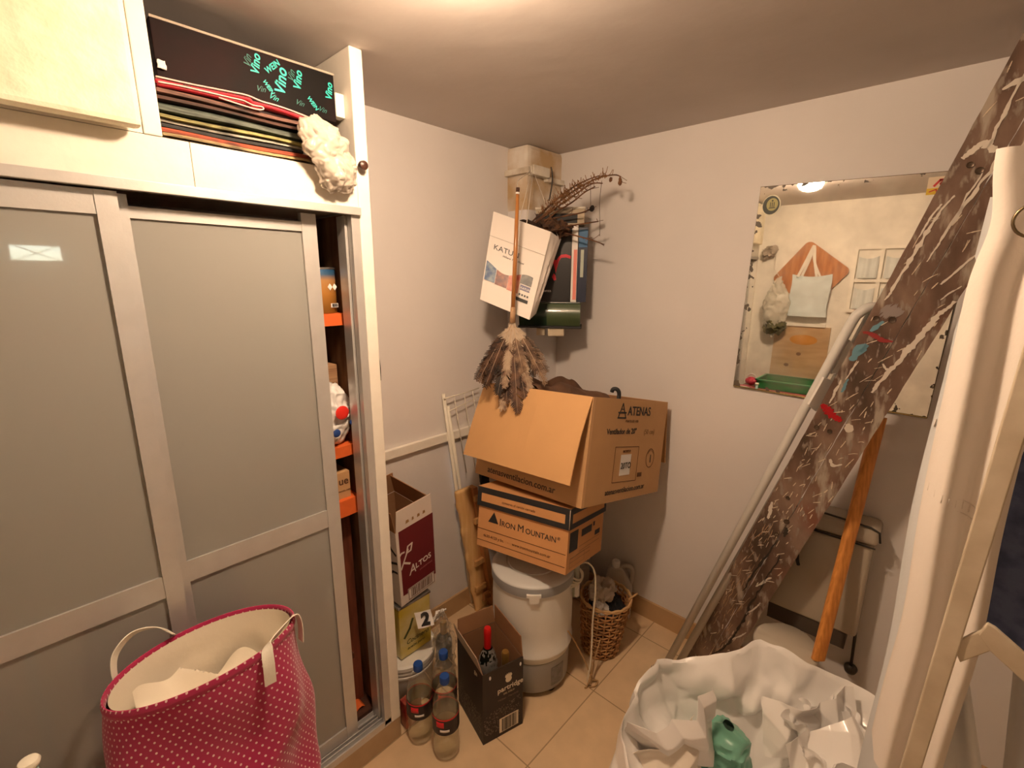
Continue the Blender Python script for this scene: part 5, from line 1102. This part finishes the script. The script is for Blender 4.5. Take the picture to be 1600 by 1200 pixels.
red = N.new('ShaderNodeMixRGB'); red.inputs[2].default_value = (.20, .07, .04, 1); L.new(base.outputs[0], red.inputs[1]); rr_ = N.new('ShaderNodeMapRange'); rr_.inputs[1].default_value = .56; rr_.inputs[2].default_value = .72; L.new(noise_n(3.2, 3, mp.outputs[0]), rr_.inputs[0]); L.new(rr_.outputs[0], red.inputs[0])
def thr(src, a, b_): 
    r_ = N.new('ShaderNodeMapRange'); r_.inputs[1].default_value = a; r_.inputs[2].default_value = b_; L.new(src, r_.inputs[0]); return r_.outputs[0]
w1 = N.new('ShaderNodeMixRGB'); w1.inputs[2].default_value = (.38, .32, .26, 1); L.new(red.outputs[0], w1.inputs[1]); L.new(thr(noise_n(22, 6, mp.outputs[0], (1, .22, 1)), .57, .64), w1.inputs[0])
w2 = N.new('ShaderNodeMixRGB'); w2.inputs[2].default_value = (.26, .21, .17, 1); L.new(w1.outputs[0], w2.inputs[1]); L.new(thr(noise_n(60, 8, mp.outputs[0], (1, .35, 1)), .57, .64), w2.inputs[0])
L.new(w2.outputs[0], b.inputs['Base Color']); bp_ = N.new('ShaderNodeBump'); bp_.inputs['Strength'].default_value = .5; bp_.inputs['Distance'].default_value = .004; L.new(noise_n(30, 8, mp.outputs[0], (1, .4, 1)), bp_.inputs['Height']); L.new(bp_.outputs[0], b.inputs['Normal'])
plk = thing('painters_plank', 'long brown double plank covered in paint splashes, leaning up to the ceiling', 'plank', PA+PU*.5)
def board(u0, u1, z0, z1, th, name='board', nseg=70, jag=.0):
    bm = bmesh.new(); uvl = bm.loops.layers.uv.new('UVMap'); rows = []; rr = random.Random(int(u0*100)+3)
    for i in range(nseg+1):
        z = z0+(z1-z0)*i/nseg; a = u0+rr.uniform(-jag, jag); c = u1+rr.uniform(-jag, jag)
        rows.append([bm.verts.new(pp(a, z, 0)), bm.verts.new(pp(c, z, 0)), bm.verts.new(pp(c, z, -th)), bm.verts.new(pp(a, z, -th))])
    for i in range(nseg):
        for k_ in range(4): bm.faces.new((rows[i][k_], rows[i][(k_+1) % 4], rows[i+1][(k_+1) % 4], rows[i+1][k_]))
    bm.faces.new(rows[0][::-1]); bm.faces.new(rows[-1]); bmesh.ops.recalc_face_normals(bm, faces=bm.faces[:])
    for f in bm.faces:
        for l in f.loops: p = l.vert.co-PA; l[uvl].uv = (p.dot(PU)/PU.length+p.dot(PN), p.dot(PT)/PT.length)
    return link(name, bm, pk_m, plk)
board(0, .515, .006, 2.262, .018, jag=.006); board(.530, 1.0, .006, 2.24, .018, jag=.008)
board(.14, .80, .05, .075, .03) if False else None
class SF:
    def p(s, a, b_, c=0): return pp(a, b_, c)
sf = SF(); rr = random.Random(17); UL = PU.length
def stroke(bm, pts, wd, rag=.25, seed=0, lift=.0006):
    """a ragged brush of paint along pts (u,z)"""
    rg_ = random.Random(seed); P = [V((a*UL, z, 0)) for a, z in pts]; LL = (P[-1]-P[0]).length; P = smoothpath(P, 5 if LL < .04 else 16); n = len(P); Lf, Rt = [], []
    if LL > .04: P = [q+V((nz(q, 38, seed), nz(q, 38, seed+3), 0))*.0055 for q in P]
    for i, p in enumerate(P):
        d = (P[min(i+1, n-1)]-P[max(i-1, 0)]).normalized(); nn_ = V((-d.y, d.x, 0)); w_ = wd*(.35+.65*math.sin(PI*(i+.5)/n))*(.55+.9*abs(nz((i*.45, seed, 0), 1.3, 2))*2*rag+rg_.uniform(-.2, .25))/2
        Lf.append(p+nn_*w_); Rt.append(p-nn_*w_)
    a = [bm.verts.new(pp(q.x/UL, q.y, lift)) for q in Lf]; c = [bm.verts.new(pp(q.x/UL, q.y, lift)) for q in Rt]
    a2 = [bm.verts.new(pp(q.x/UL, q.y, lift+.0012)) for q in Lf]; c2 = [bm.verts.new(pp(q.x/UL, q.y, lift+.0012)) for q in Rt]
    for i in range(n-1): bm.faces.new((a2[i], c2[i], c2[i+1], a2[i+1])); bm.faces.new((a[i], a[i+1], a2[i+1], a2[i])); bm.faces.new((c[i], c2[i], c2[i+1], c[i+1]))
bm = bmesh.new()
big = [([(.96, 1.62), (.86, 1.56), (.74, 1.46), (.62, 1.35)], .016), ([(.22, 1.88), (.16, 1.80), (.14, 1.70), (.10, 1.62)], .010), ([(.30, 1.98), (.26, 2.05), (.28, 2.14)], .008), ([(.42, 1.93), (.38, 1.80), (.36, 1.72)], .006),
       ([(.52, 1.98), (.44, 1.88), (.40, 1.80)], .009), ([(.10, 1.96), (.25, 1.99), (.42, 1.97)], .018), ([(.12, 1.86), (.08, 1.78)], .006), ([(.88, 1.74), (.70, 1.66)], .008), ([(.92, 1.66), (.78, 1.62)], .005),
       ([(.55, 1.44), (.64, 1.425), (.70, 1.43)], .007), ([(.60, 1.12), (.70, 1.10), (.82, 1.11)], .010), ([(.20, 1.44), (.17, 1.38)], .006), ([(.10, 1.38), (.12, 1.30)], .007), ([(.66, 1.22), (.55, 1.245)], .020),
       ([(.80, .62), (.62, .56)], .009), ([(.88, .50), (.75, .42)], .006), ([(.95, .34), (.78, .28)], .006), ([(.1, 2.10), (.5, 2.13)], .012), ([(.15, 2.16), (.4, 2.20)], .014), ([(.60, 2.04), (.7, 1.96), (.8, 1.9)], .006), ([(.08, .92), (.18, .85)], .012)]
bm.free()
for i, (p, w_) in enumerate(big): bm = bmesh.new(); stroke(bm, p, w_*1.1, .55, seed=i); link('white_brush_stroke', bm, mat('old_white_paint', (.66, .60, .52), .45), plk)
bm = bmesh.new()
for k_ in range(170):
    z = rr.choice((rr.uniform(.2, 1.3), rr.uniform(.7, 1.3), rr.uniform(1.3, 2.2))); u = rr.uniform(.03, .97); a = rr.choice((rr.uniform(1.2, 1.9), rr.uniform(.2, 1.0), rr.uniform(1.2, 1.7))); l_ = rr.uniform(.008, .035 if z > 1.1 else .030)
    if .50 < u < .55: continue
    du_, dz_ = l_*math.cos(a)/UL, l_*math.sin(a)
    if u+du_ > .98: continue
    stroke(bm, [(u, z), (u+du_*.5, z+dz_*.5+rr.uniform(-.002, .002)), (u+du_, z+dz_)], rr.uniform(.002, .0045), seed=k_, lift=.0004)
o = link('paint_splashes', bm, mat('cream_paint', (.66, .56, .42), .5), plk); o['kind'] = 'stuff'
bm = bmesh.new()
for k_ in range(90):
    z = rr.uniform(.10, .80); u = rr.uniform(.03, .75-.3*z); l_ = rr.uniform(.012, .05); a = rr.uniform(1.35, 1.75)
    stroke(bm, [(u, z), (u+l_*math.cos(a)/UL, z+l_*math.sin(a))], rr.uniform(.0012, .0026), seed=k_+300, lift=.0004)
o = link('fine_scratches', bm, mat('gold_scratch', (.48, .32, .18), .5), plk); o['kind'] = 'stuff'
bm = bmesh.new(); stroke(bm, [(.54, .78), (.50, .70), (.46, .60), (.44, .52)], .009, .5, 31); stroke(bm, [(.74, .72), (.72, .60), (.72, .48), (.76, .36), (.74, .26), (.66, .20), (.55, .17)], .010, .5, 32); stroke(bm, [(.60, .80), (.56, .84)], .014, .4, 33); link('dark_crack', bm, M_crease, plk)
bm = bmesh.new(); stroke(bm, [(-.0, 1.295), (.12, 1.285), (.28, 1.268), (.44, 1.25)], .030, .2, 41); link('red_paint_band', bm, mat('glossy_red_paint', (.40, .008, .015), .2, coat=.5), plk)
bm = bmesh.new(); stroke(bm, [(.02, 1.528), (.2, 1.52), (.36, 1.505), (.50, 1.502)], .017, .2, 42); link('red_paint_band', bm, mat('faded_red_paint', (.28, .03, .03), .45), plk)
bm = bmesh.new(); stroke(bm, [(.10, 1.44), (.14, 1.48), (.20, 1.47)], .045, .2, 43); link('blue_paint_patch', bm, mat('dusty_blue_paint', (.13, .27, .34), .5), plk)
for q_, w_, sd__ in (([(.14, 1.53), (.24, 1.56)], .020, 44), ([(.22, 1.38), (.20, 1.34)], .013, 45)): bm = bmesh.new(); stroke(bm, q_, w_, .35, sd__, lift=.0005); link('blue_paint_patch', bm, MATS['dusty_blue_paint'], plk)
bm = bmesh.new(); stroke(bm, [(.12, 1.60), (.25, 1.59), (.40, 1.58)], .05, .3, 46, lift=.0003); link('grey_paint_patch', bm, mat('grey_paint', (.26, .22, .21), .4), plk)
for u, z, r_ in ((.12, 1.567, .0075), (.34, 1.565, .0085), (.13, 1.218, .007), (.36, 1.211, .007), (.36, 1.93, .008), (.22, 1.945, .007), (.45, .80, .008), (.50, .86, .009), (.30, .95, .006)):
    bm = LA([(r_*.3, .0016), (r_*.55, .0016), (r_, .003), (r_*1.05, .001)], (0, 0, 0), seg=16)
    q = PN.to_track_quat('Z', 'Y').to_matrix()
    for v in bm.verts: v.co = q @ v.co+pp(u, z)
    link('bolt_head', bm, mat('rusty_bolt', (.10, .07, .05), .4, .6), plk, smooth=True)

# ================================================================= FOLDED TUBE STAND, BROOM SLAT
ts = thing('folding_ladder', 'folded stand of two pale grey tubes leaning left of the stained plank', 'stand', (1.69, .63, 0))
M_tube = mat('grey_enamel_tube', (.66, .65, .62), .4)
a0, a1 = V((1.665, .646, .08)), V((1.749, .209, 1.544)); b0, b1 = V((1.716, .615, .064)), V((1.800, .185, 1.462))
a0 = a0+(a0-a1)/(a1.z-a0.z)*.066; b0 = b0+(b0-b1)/(b1.z-b0.z)*.048
link('outer_tube', T([a0, a1]+smoothpath([a1+V((.002, -.008, .022)), a1+V((.012, -.030, .045)), a1+V((.035, -.050, .050))], 5), .0145, seg=18), M_tube, ts)
link('inner_tube', T([b0, b1, b1+(b1-b0).normalized()*.05], .0145, seg=18), M_tube, ts)
for q, nm in ((a0, 0), (b0, 1)): link('rubber_foot', T([q+V((0, 0, .0)), q+(a1-a0).normalized()*.04], .0165, seg=14), M_crease, ts)
d_ = (a1-a0).normalized(); cj = a0+(a1-a0)*((1.325-a0.z)/(a1.z-a0.z)); sj = (b0-a0); sj = (sj-d_*sj.dot(d_)).normalized(); nj = d_.cross(sj); nj = -nj if nj.x > 0 else nj
fj = Frame(cj+nj*.0135, sj, d_, nj)
bm = bmesh.new(); decal(bm, fj, [(-.018, -.045), (.020, -.062), (.052, -.050), (.056, -.030), (.034, .030), (.020, .048), (-.016, .052)], lift=0, th=.008); bmesh.ops.recalc_face_normals(bm, faces=bm.faces[:]); link('hinge_plate', bm, M_whitepl, ts)
cj2 = cj+d_*.12; fj2 = Frame(cj2+nj*.0, sj, d_, nj)
bm = bmesh.new(); decal(bm, fj2, [(.020, -.055), (.060, -.040), (.075, .0), (.070, .030), (.040, .050), (.020, .060)], lift=0, th=.008); bmesh.ops.recalc_face_normals(bm, faces=bm.faces[:]); link('hinge_plate', bm, M_whitepl, ts)
c = a1-d_*.07+nj*.0148; link('tube_hole', LA([(.006, 0), (.0075, .001), (.002, .0012)], (0, 0, 0), seg=14), M_crease, ts); bpy.data.objects[ts.children[-1].name].location = c-world_of(ts) if len(ts.children) else None
sl = thing('wooden_pole', 'orange varnished wooden pole leaning behind the plank, standing on the toilet', 'pole', (1.717, .122, .42))
s0, s1 = V((1.724, .145, .393)), V((1.906, .113, 1.169)); sd_ = (s1-s0).normalized(); ss = rt; sn = sd_.cross(ss).normalized()
s1 = s1+sd_*.06
bm = bmesh.new(); ring = []
for p in (s0, s1): ring.append([bm.verts.new(p+ss*(.0205*math.copysign(abs(math.cos(a))**.6, math.cos(a)))+sn*(.013*math.copysign(abs(math.sin(a))**.6, math.sin(a)))) for a in [i/20*2*PI for i in range(20)]])
for k_ in range(20): bm.faces.new((ring[0][k_], ring[0][(k_+1) % 20], ring[1][(k_+1) % 20], ring[1][k_]))
bm.faces.new(ring[0][::-1]); bm.faces.new(ring[1]); bmesh.ops.recalc_face_normals(bm, faces=bm.faces[:]); link('pole_shaft', bm, M_stick, sl, smooth=True)

# ================================================================= GARMENTS AND THEIR RACK (right edge)
M_cotton = mat('white_cotton', (.80, .74, .68), .85, bump=.08, bscale=90, sheen=.2); M_cottonb = mat('cool_white_cotton', (.70, .72, .74), .85, bump=.08, bscale=90)
gr = thing('garment_stand', 'cream painted wooden garment stand at the right edge, with an angled brace', 'stand', (.95, -.09, 0))
M_crm = mat('chipped_cream_paint', (.62, .54, .42), .6, col2=(.50, .42, .31), vscale=12, bump=.1, bscale=40)
bm = bmesh.new(); vs, _ = box(bm, 0, 1, 0, 1, 0, 1)
for v, p in zip(vs, ((.950, -.060, .0), (.960, -.060, .0), (.960, -.036, .0), (.950, -.036, .0), (.950, -.128, 2.05), (.960, -.128, 2.05), (.960, -.100, 2.05), (.950, -.100, 2.05))): v.co = V(p)
bmesh.ops.bevel(bm, geom=bm.edges[:], offset=.002, segments=2, affect='EDGES', profile=.5); link('rail', bm, M_crm, gr)
def slab(pts, x0, x1, bev=.002):
    bm = bmesh.new(); a = [bm.verts.new(V((x0, y, z))) for y, z in pts]; c = [bm.verts.new(V((x1, y, z))) for y, z in pts]
    bm.faces.new(a); bm.faces.new(c[::-1]); n = len(a)
    for i in range(n): bm.faces.new((a[i], a[(i+1) % n], c[(i+1) % n], c[i]))
    bmesh.ops.recalc_face_normals(bm, faces=bm.faces[:]); bmesh.ops.bevel(bm, geom=bm.edges[:], offset=bev, segments=2, affect='EDGES', profile=.5); return bm
link('brace', slab([(-.101, 1.072), (-.088, 1.100), (-.105, 1.128), (-.122, 1.150), (-.130, 1.112)], .954, .960), M_crm, gr)
link('brace', slab([(-.112, 1.132), (-.119, 1.156), (-.129, 1.153), (-.60, .82), (-.60, .775), (-.128, 1.112)], .9535, .9615), M_crm, gr)
link('rail', slab([(-.60, 0), (-.63, 0), (-.63, 2.05), (-.60, 2.05)], .945, .967), M_crm, gr)
link('top_bar', B(.948, 1.29, -.13, -.11, 2.03, 2.05), M_crm, gr); link('top_bar', B(.945, .967, -.61, -.13, 2.03, 2.05), M_crm, gr); link('top_bar', B(1.27, 1.29, -.61, -.11, 2.03, 2.05), M_crm, gr); link('hanging_rod', T([(1.10, -.13, 1.97), (1.10, -.62, 1.97)], .008, seg=12), M_alu, gr)
link('hanging_rod', T([(1.23, -.11, 1.93), (1.23, -.62, 1.93)], .008, seg=12), M_alu, gr)
link('rail', B(1.27, 1.29, -.13, -.11, 0, 2.03), M_crm, gr) if False else None
link('rail', B(1.27, 1.29, -.61, -.59, 0, 2.05), M_crm, gr)
def cloth(name, x, yl, z0, z1, wid, nf, amp, seed, m, label, sag=None, hem=None, group=None):
    def f(u, v):
        z = z1+(z0-z1)*v; yb = yl(z) if callable(yl) else yl
        xx = x+amp*(.35+.65*v)*math.sin(u*nf*2*PI+seed+1.1*math.sin(v*2.2+seed))+amp*.5*nz((u*4, v*2.5, 0), 1.0, seed)
        top = 0
        if v < .06 and sag: top = sag*math.sin(u*PI*3)**2*(1-v/.06)
        return (xx, yb-wid*u, z-top+(hem(u)*v**6 if hem else 0))
    t = thing(name, label, 'cloth', (x, (yl(z0) if callable(yl) else yl)-wid/2, z0), group)
    link('cloth_body', sheet(f, 110, 90, .0015), m, t, smooth=True); return t, f
def yl1(z):
    return -.018-.012*math.exp(-((z-1.76)/.06)**2)-.008*math.exp(-((z-1.05)/.15)**2)
t, f1 = cloth('white_garment', 1.075, yl1, .735, 1.868, .105, 1.7, .020, 2.6, M_cotton, 'long white cotton garment hanging foremost at the right edge by metal rings', hem=lambda u: -.05*min(1, u*8)+.02)
for zc in (1.315,):
    bm = bmesh.new()
    for k_ in range(9):
        u = .05+.09*k_; v = (1.868-zc)/(1.868-.735)+.0035*k_; p0 = V(f1(u, v)); p1 = V(f1(u, v+.012)); tube(bm, [p0+V((-.0015, 0, 0)), p1+V((-.0015, 0, 0))], .0011, seg=5)
    for dz in (-.004, .016): tube(bm, [V(f1(.04+.11*k_, (1.868-zc)/(1.133)+.0036*k_*1.3+dz))+V((-.001, 0, 0)) for k_ in range(8)], .0009, seg=5)
    link('gathered_seam', bm, mat('seam_thread', (.72, .66, .60), .8), t)
link('metal_ring', T([(1.028, -.075+.024*math.cos(a), 1.757+.024*math.sin(a)) for a in [i/28*2*PI for i in range(28)]], .0022, seg=8, closed=True), mat('bronze_ring', (.20, .15, .09), .3, .9), t)
link('metal_ring', T([(1.10+.03*math.cos(a), -.16, 1.945+.03*math.sin(a)) for a in [i/28*2*PI for i in range(28)]], .0022, seg=8, closed=True), mat('bronze_ring', (.20, .15, .09), .3, .9), t)
link('hanging_tab', sheet(lambda u, v: (1.078+.022*math.cos(v*PI*.9+.3)*1.0, -.06-.05*u, 1.86+.13*math.sin(v*PI*.5)), 10, 12, .0015), M_cotton, t, smooth=True)
def yl2(z): return -.012-.022*max(0, (z-1.58)/.2)*(1 if z < 1.70 else .6)-.004*math.sin(z*9)
t2, f2 = cloth('white_garment', 1.215, yl2, .52, 1.815, .10, .9, .012, 2.2, M_cottonb, 'cooler white garment with a gathered seam hanging behind the long one', sag=None)
bm = bmesh.new()
for k_ in range(9):
    u = .04+.06*k_; v = (1.815-1.405)/(1.815-.52); p0 = V(f2(u, v)); p1 = V(f2(u, v+.012)); tube(bm, [p0+V((-.003, 0, 0)), p1+V((-.003, 0, 0))], .0014, seg=5)
link('gathered_seam', bm, mat('seam_thread', (.72, .66, .60), .8), t2)
link('hanging_tab', sheet(lambda u, v: (1.215+.016*math.cos(v*PI), -.06-.05*u, 1.81+.13*v), 8, 12, .0015), M_cottonb, t2, smooth=True)
t3 = thing('white_garment', 'narrow white cloth hanging just right of the cream upright', 'cloth', (1.12, -.12, .55))
def yr3(z):
    K = [(.50, -.25), (.77, -.180), (.98, -.124), (1.21, -.106), (1.27, -.118), (1.40, -.130), (1.60, -.19), (1.80, -.24)]
    for (z0, y0), (z1, y1) in zip(K[:-1], K[1:]):
        if z <= z1: return y0+(y1-y0)*(z-z0)/(z1-z0)
    return K[-1][1]
def f3(u, v): z = 1.78-1.23*v; return (1.12+.010*math.sin(u*8+z*4)+.006*math.sin(u*19), -.055+(yr3(z)+.055)*u, z)
link('cloth_body', sheet(f3, 40, 60, .0015), M_cottonb, t3, smooth=True)
link('hanging_tab', sheet(lambda u, v: (1.115-.012*math.sin(v*PI), -.15-.03*u, 1.77+.2*v), 6, 10, .0015), M_cottonb, t3, smooth=True)
# strings from the cloth tops
t4, f4 = cloth('denim_jeans', 1.30, lambda z: -.132+.02*math.exp(-((z-1.12)/.10)**2)-.10*max(0, 1.05-z), .93, 1.42, .38, 1.4, .022, 1.0, mat('blue_denim', (.11, .14, .27), .85, col2=(.06, .08, .17), vscale=30, bump=.2, bscale=160), 'blue denim trousers hanging at the far right edge behind the brace')
link('waistband', sheet(lambda u, v: (1.292+.01*math.sin(u*9), -.15-.38*u, 1.39+.045*v), 30, 3, .004), mat('dark_denim', (.02, .03, .075), .85), t4, smooth=True)
link('hanging_loop', T([(1.30, -.3, 1.42), (1.28, -.3, 2.03)], .003, seg=6), M_cord, t4)
gy = thing('grey_cloth', 'pale grey strip of cloth below the jeans at the right edge', 'cloth', (1.34, -.25, .5))
link('strip', sheet(lambda u, v: (1.34+.005*math.sin(u*4), -.212-.035*u-.09*(1-v)*.5, .5+.45*v), 8, 20, .002), mat('grey_cotton', (.48, .47, .46), .85), gy, smooth=True)
gy['label'] = 'pale grey strip of cloth below the jeans at the right edge'
for o_ in (gy,): link('hanging_loop', T([(1.34, -.23, .94), (1.31, -.20, 1.30)], .002, seg=6), M_cord, gy)
sh = thing('sneaker', 'grey canvas shoe with black laces at the lower right corner', 'shoe', (1.78, -.34, 0))
link('sole', blob((1.76, -.335, .035), (.12, .045, .028), .0, 1, 1), M_paper, sh, smooth=True)
link('shoe_upper', blob((1.76, -.335, .085), (.11, .040, .060), .006, 20, 2), mat('grey_canvas', (.30, .29, .28), .9, col2=(.12, .12, .12), vscale=40), sh, smooth=True)
for k_ in range(4): link('lace', T([(1.71+.02*k_, -.365, .130), (1.715+.02*k_, -.335, .150), (1.71+.02*k_, -.305, .130)], .004, seg=6), M_black, sh)

# ================================================================= BIG WHITE PLASTIC BAG
M_pbag = mat('white_film_glossy', (.90, .88, .86), .28, coat=.3, coatr=.15, bump=.08, bscale=14)
pg = thing('waste_bag', 'big open white plastic bag with crumpled rim in front of the toilet', 'bag', (1.25, .15, 0))
RIM = [(1.215, .500, .505), (1.33, .400, .515), (1.475, .275, .530), (1.525, .12, .510), (1.545, -.03, .500), (1.44, -.16, .49), (1.26, -.18, .47), (1.08, -.08, .45), (.95, .04, .44), (.86, .20, .44), (.85, .37, .44), (.95, .47, .46), (1.08, .51, .49)]
NR = 13; rp_ = [V(p) for p in RIM]
def rimp(u):
    s_ = (u % 1)*NR; i = int(s_); f = s_-i; p0, p1, p2, p3 = rp_[(i-1) % NR], rp_[i % NR], rp_[(i+1) % NR], rp_[(i+2) % NR]
    q = p1*(1-f)+p2*f; sm = .5*((2*p1)+(-p0+p2)*f+(2*p0-5*p1+4*p2-p3)*f*f+(-p0+3*p1-3*p2+p3)*f**3); q = q*.85+sm*.15; e_ = V((q.x, q.y, 0))-V((1.19, .15, 0)); return q+e_.normalized()*.016*facet((q.x, q.y, 0), 22, 21)+V((0, 0, .022*facet((q.x, q.y, 1), 17, 22)))
CB = V((1.19, .15, 0))
def _tri(x): x = x % 1.0; return 4*abs(x-.5)-1
_fd = {}
def facet(p, s, seed):   # folded film: flat facets meeting in sharp creases
    if seed not in _fd:
        rq = random.Random(seed*13+1); _fd[seed] = [(V((rq.gauss(0, 1), rq.gauss(0, 1), rq.gauss(0, 1))).normalized()*rq.uniform(.35, 1.0), rq.random(), rq.uniform(.5, 1)) for _ in range(5)]
    q = V(p)+V((nz(p, 3.1, seed), nz(p, 3.1, seed+2), nz(p, 3.1, seed+4)))*.07
    return sum(a_*_tri(q.dot(d)*s*.42+f) for d, f, a_ in _fd[seed])/2.6
def bag(u, v):
    r0 = rimp(u)
    if v < .5:   # inside, from the sunken floor up to the rim
        k_ = v/.5; q = CB.lerp(V((r0.x, r0.y, 0)), .004+.976*k_**.55); z = .12+(r0.z-.12)*k_**1.4
        n_ = facet((q.x, q.y, z), 13, 3)*.085*math.sin(k_*PI*.97+.05)**.7; n_ += .03*facet((q.x, q.y, z), 30, 5)*math.sin(k_*PI); d = (V((r0.x, r0.y, 0))-CB).normalized()
        return (q.x-d.x*max(n_, -.02), q.y-d.y*max(n_, -.02), z+abs(n_)*.5)
    k_ = (v-.5)/.5; d = (V((r0.x, r0.y, 0))-CB).normalized(); z = r0.z*(1-k_)+.003*k_; bul = .022*math.sin(k_*PI)
    n_ = facet((r0.x*1.0, r0.y, z), 15, 9)*.055*math.sin(min(1, k_*2.5)*PI/2)
    lim = .012 if r0.x > 1.42 else 1
    o_ = min(bul+n_, lim)-.05*k_
    return (r0.x+d.x*o_, r0.y+d.y*o_, max(z+(.012*noise.noise(V((r0.x*14, r0.y*14, 0))) if k_ < .05 else 0), .003))
link('bag_film', sheet(bag, 260, 120, closeu=True), M_pbag, pg, smooth=True)
fr = Frame((.93, .49, .30), (.8, .12, .25), (-.15, .1, .95))
# faint handwriting-like print on the left outer wall
rr = random.Random(9)
def onbag(u, v, off=.004): p = V(bag(u, v)); d = (V((p.x, p.y, 0))-CB).normalized(); d.z = 0; return p+d*off+V((0, 0, off*.4))
bm = bmesh.new()
for row_ in range(3):
    u = .965; 
    for k_ in range(16):
        pts = [onbag(u+.0016*j, .535+row_*.022+.005*math.sin(j*1.9+k_)) for j in range(4)]; tube(bm, pts, .0008, seg=4); u += .0075
o = link('printed_scribble', bm, mat('grey_ink', (.22, .22, .24), .6), pg); o['kind'] = 'stuff'
def crsheet(o_, ex_, ey_, n, amp, s_, seed, fold=.05):
    o_, ex_, ey_ = V(o_), V(ex_), V(ey_); nn_ = ex_.cross(ey_).normalized()
    return sheet(lambda u, v: o_+ex_*u+ey_*v+nn_*(fold*math.sin(u*PI)+amp*facet((u*ex_.length, v*ey_.length, seed), s_, seed)), n, n, .0008)
tag(link('crumpled_paper', crsheet((.97, .45, .30), (.24, -.13, .03), (.00, .01, .20), 70, .055, 24, 2, .05), M_paper, smooth=True), 'crumpled white paper sheet at the left inside the big bag', 'paper', 'papers in the big white bag')
tag(link('crumpled_paper', crsheet((.93, .38, .27), (.19, -.08, .02), (.04, .05, .17), 70, .045, 22, 5, .05), mat('warm_paper', (.80, .72, .62), .7), smooth=True), 'warm-toned folded paper in front of the white sheet inside the big bag', 'paper', 'papers in the big white bag')
tag(link('green_bag', crumple(sheet(lambda u, v: (1.215+.055*math.cos(u*2*PI)*math.sin(PI*(v*.94+.04))**.6+.02*v, .285+.075*math.sin(u*2*PI)*math.sin(PI*(v*.94+.04))**.6, .18+.24*v), 60, 44, closeu=True), .022, 15, 3), mat('mint_green_film', (.20, .48, .36), .3, coat=.2, trans=.15), smooth=True), 'mint green plastic bag crumpled inside the big white bag', 'bag')
def knot(u, v):
    a = u*2*PI; r = .014+.17*abs(v-.62)**.8*1.2; return (1.33+r*math.cos(a)*(1+.22*math.sin(a*9+v*4)), .04+r*math.sin(a)*(1+.22*math.cos(a*7)), .20+.29*v+.03*math.sin(a*6)*abs(v-.62))
tag(link('film_scrap', crsheet((1.18, .05, .36), (.22, -.12, .04), (.05, .10, .10), 70, .05, 24, 11, .05), M_pbag, smooth=True), 'creased scrap of white film in front of the knotted bag inside the big bag', 'plastic film')
tag(link('film_scrap', crsheet((1.30, .20, .33), (.16, -.20, .05), (.03, .03, .15), 70, .05, 24, 12, .05), M_pbag, smooth=True), 'creased scrap of white film standing behind the knotted bag inside the big bag', 'plastic film')
tag(link('knotted_bag', crumple(sheet(knot, 110, 60, closeu=True), .016, 13, 6), M_pbag, smooth=True), 'knotted white plastic bag lying at the right inside the big bag', 'bag')
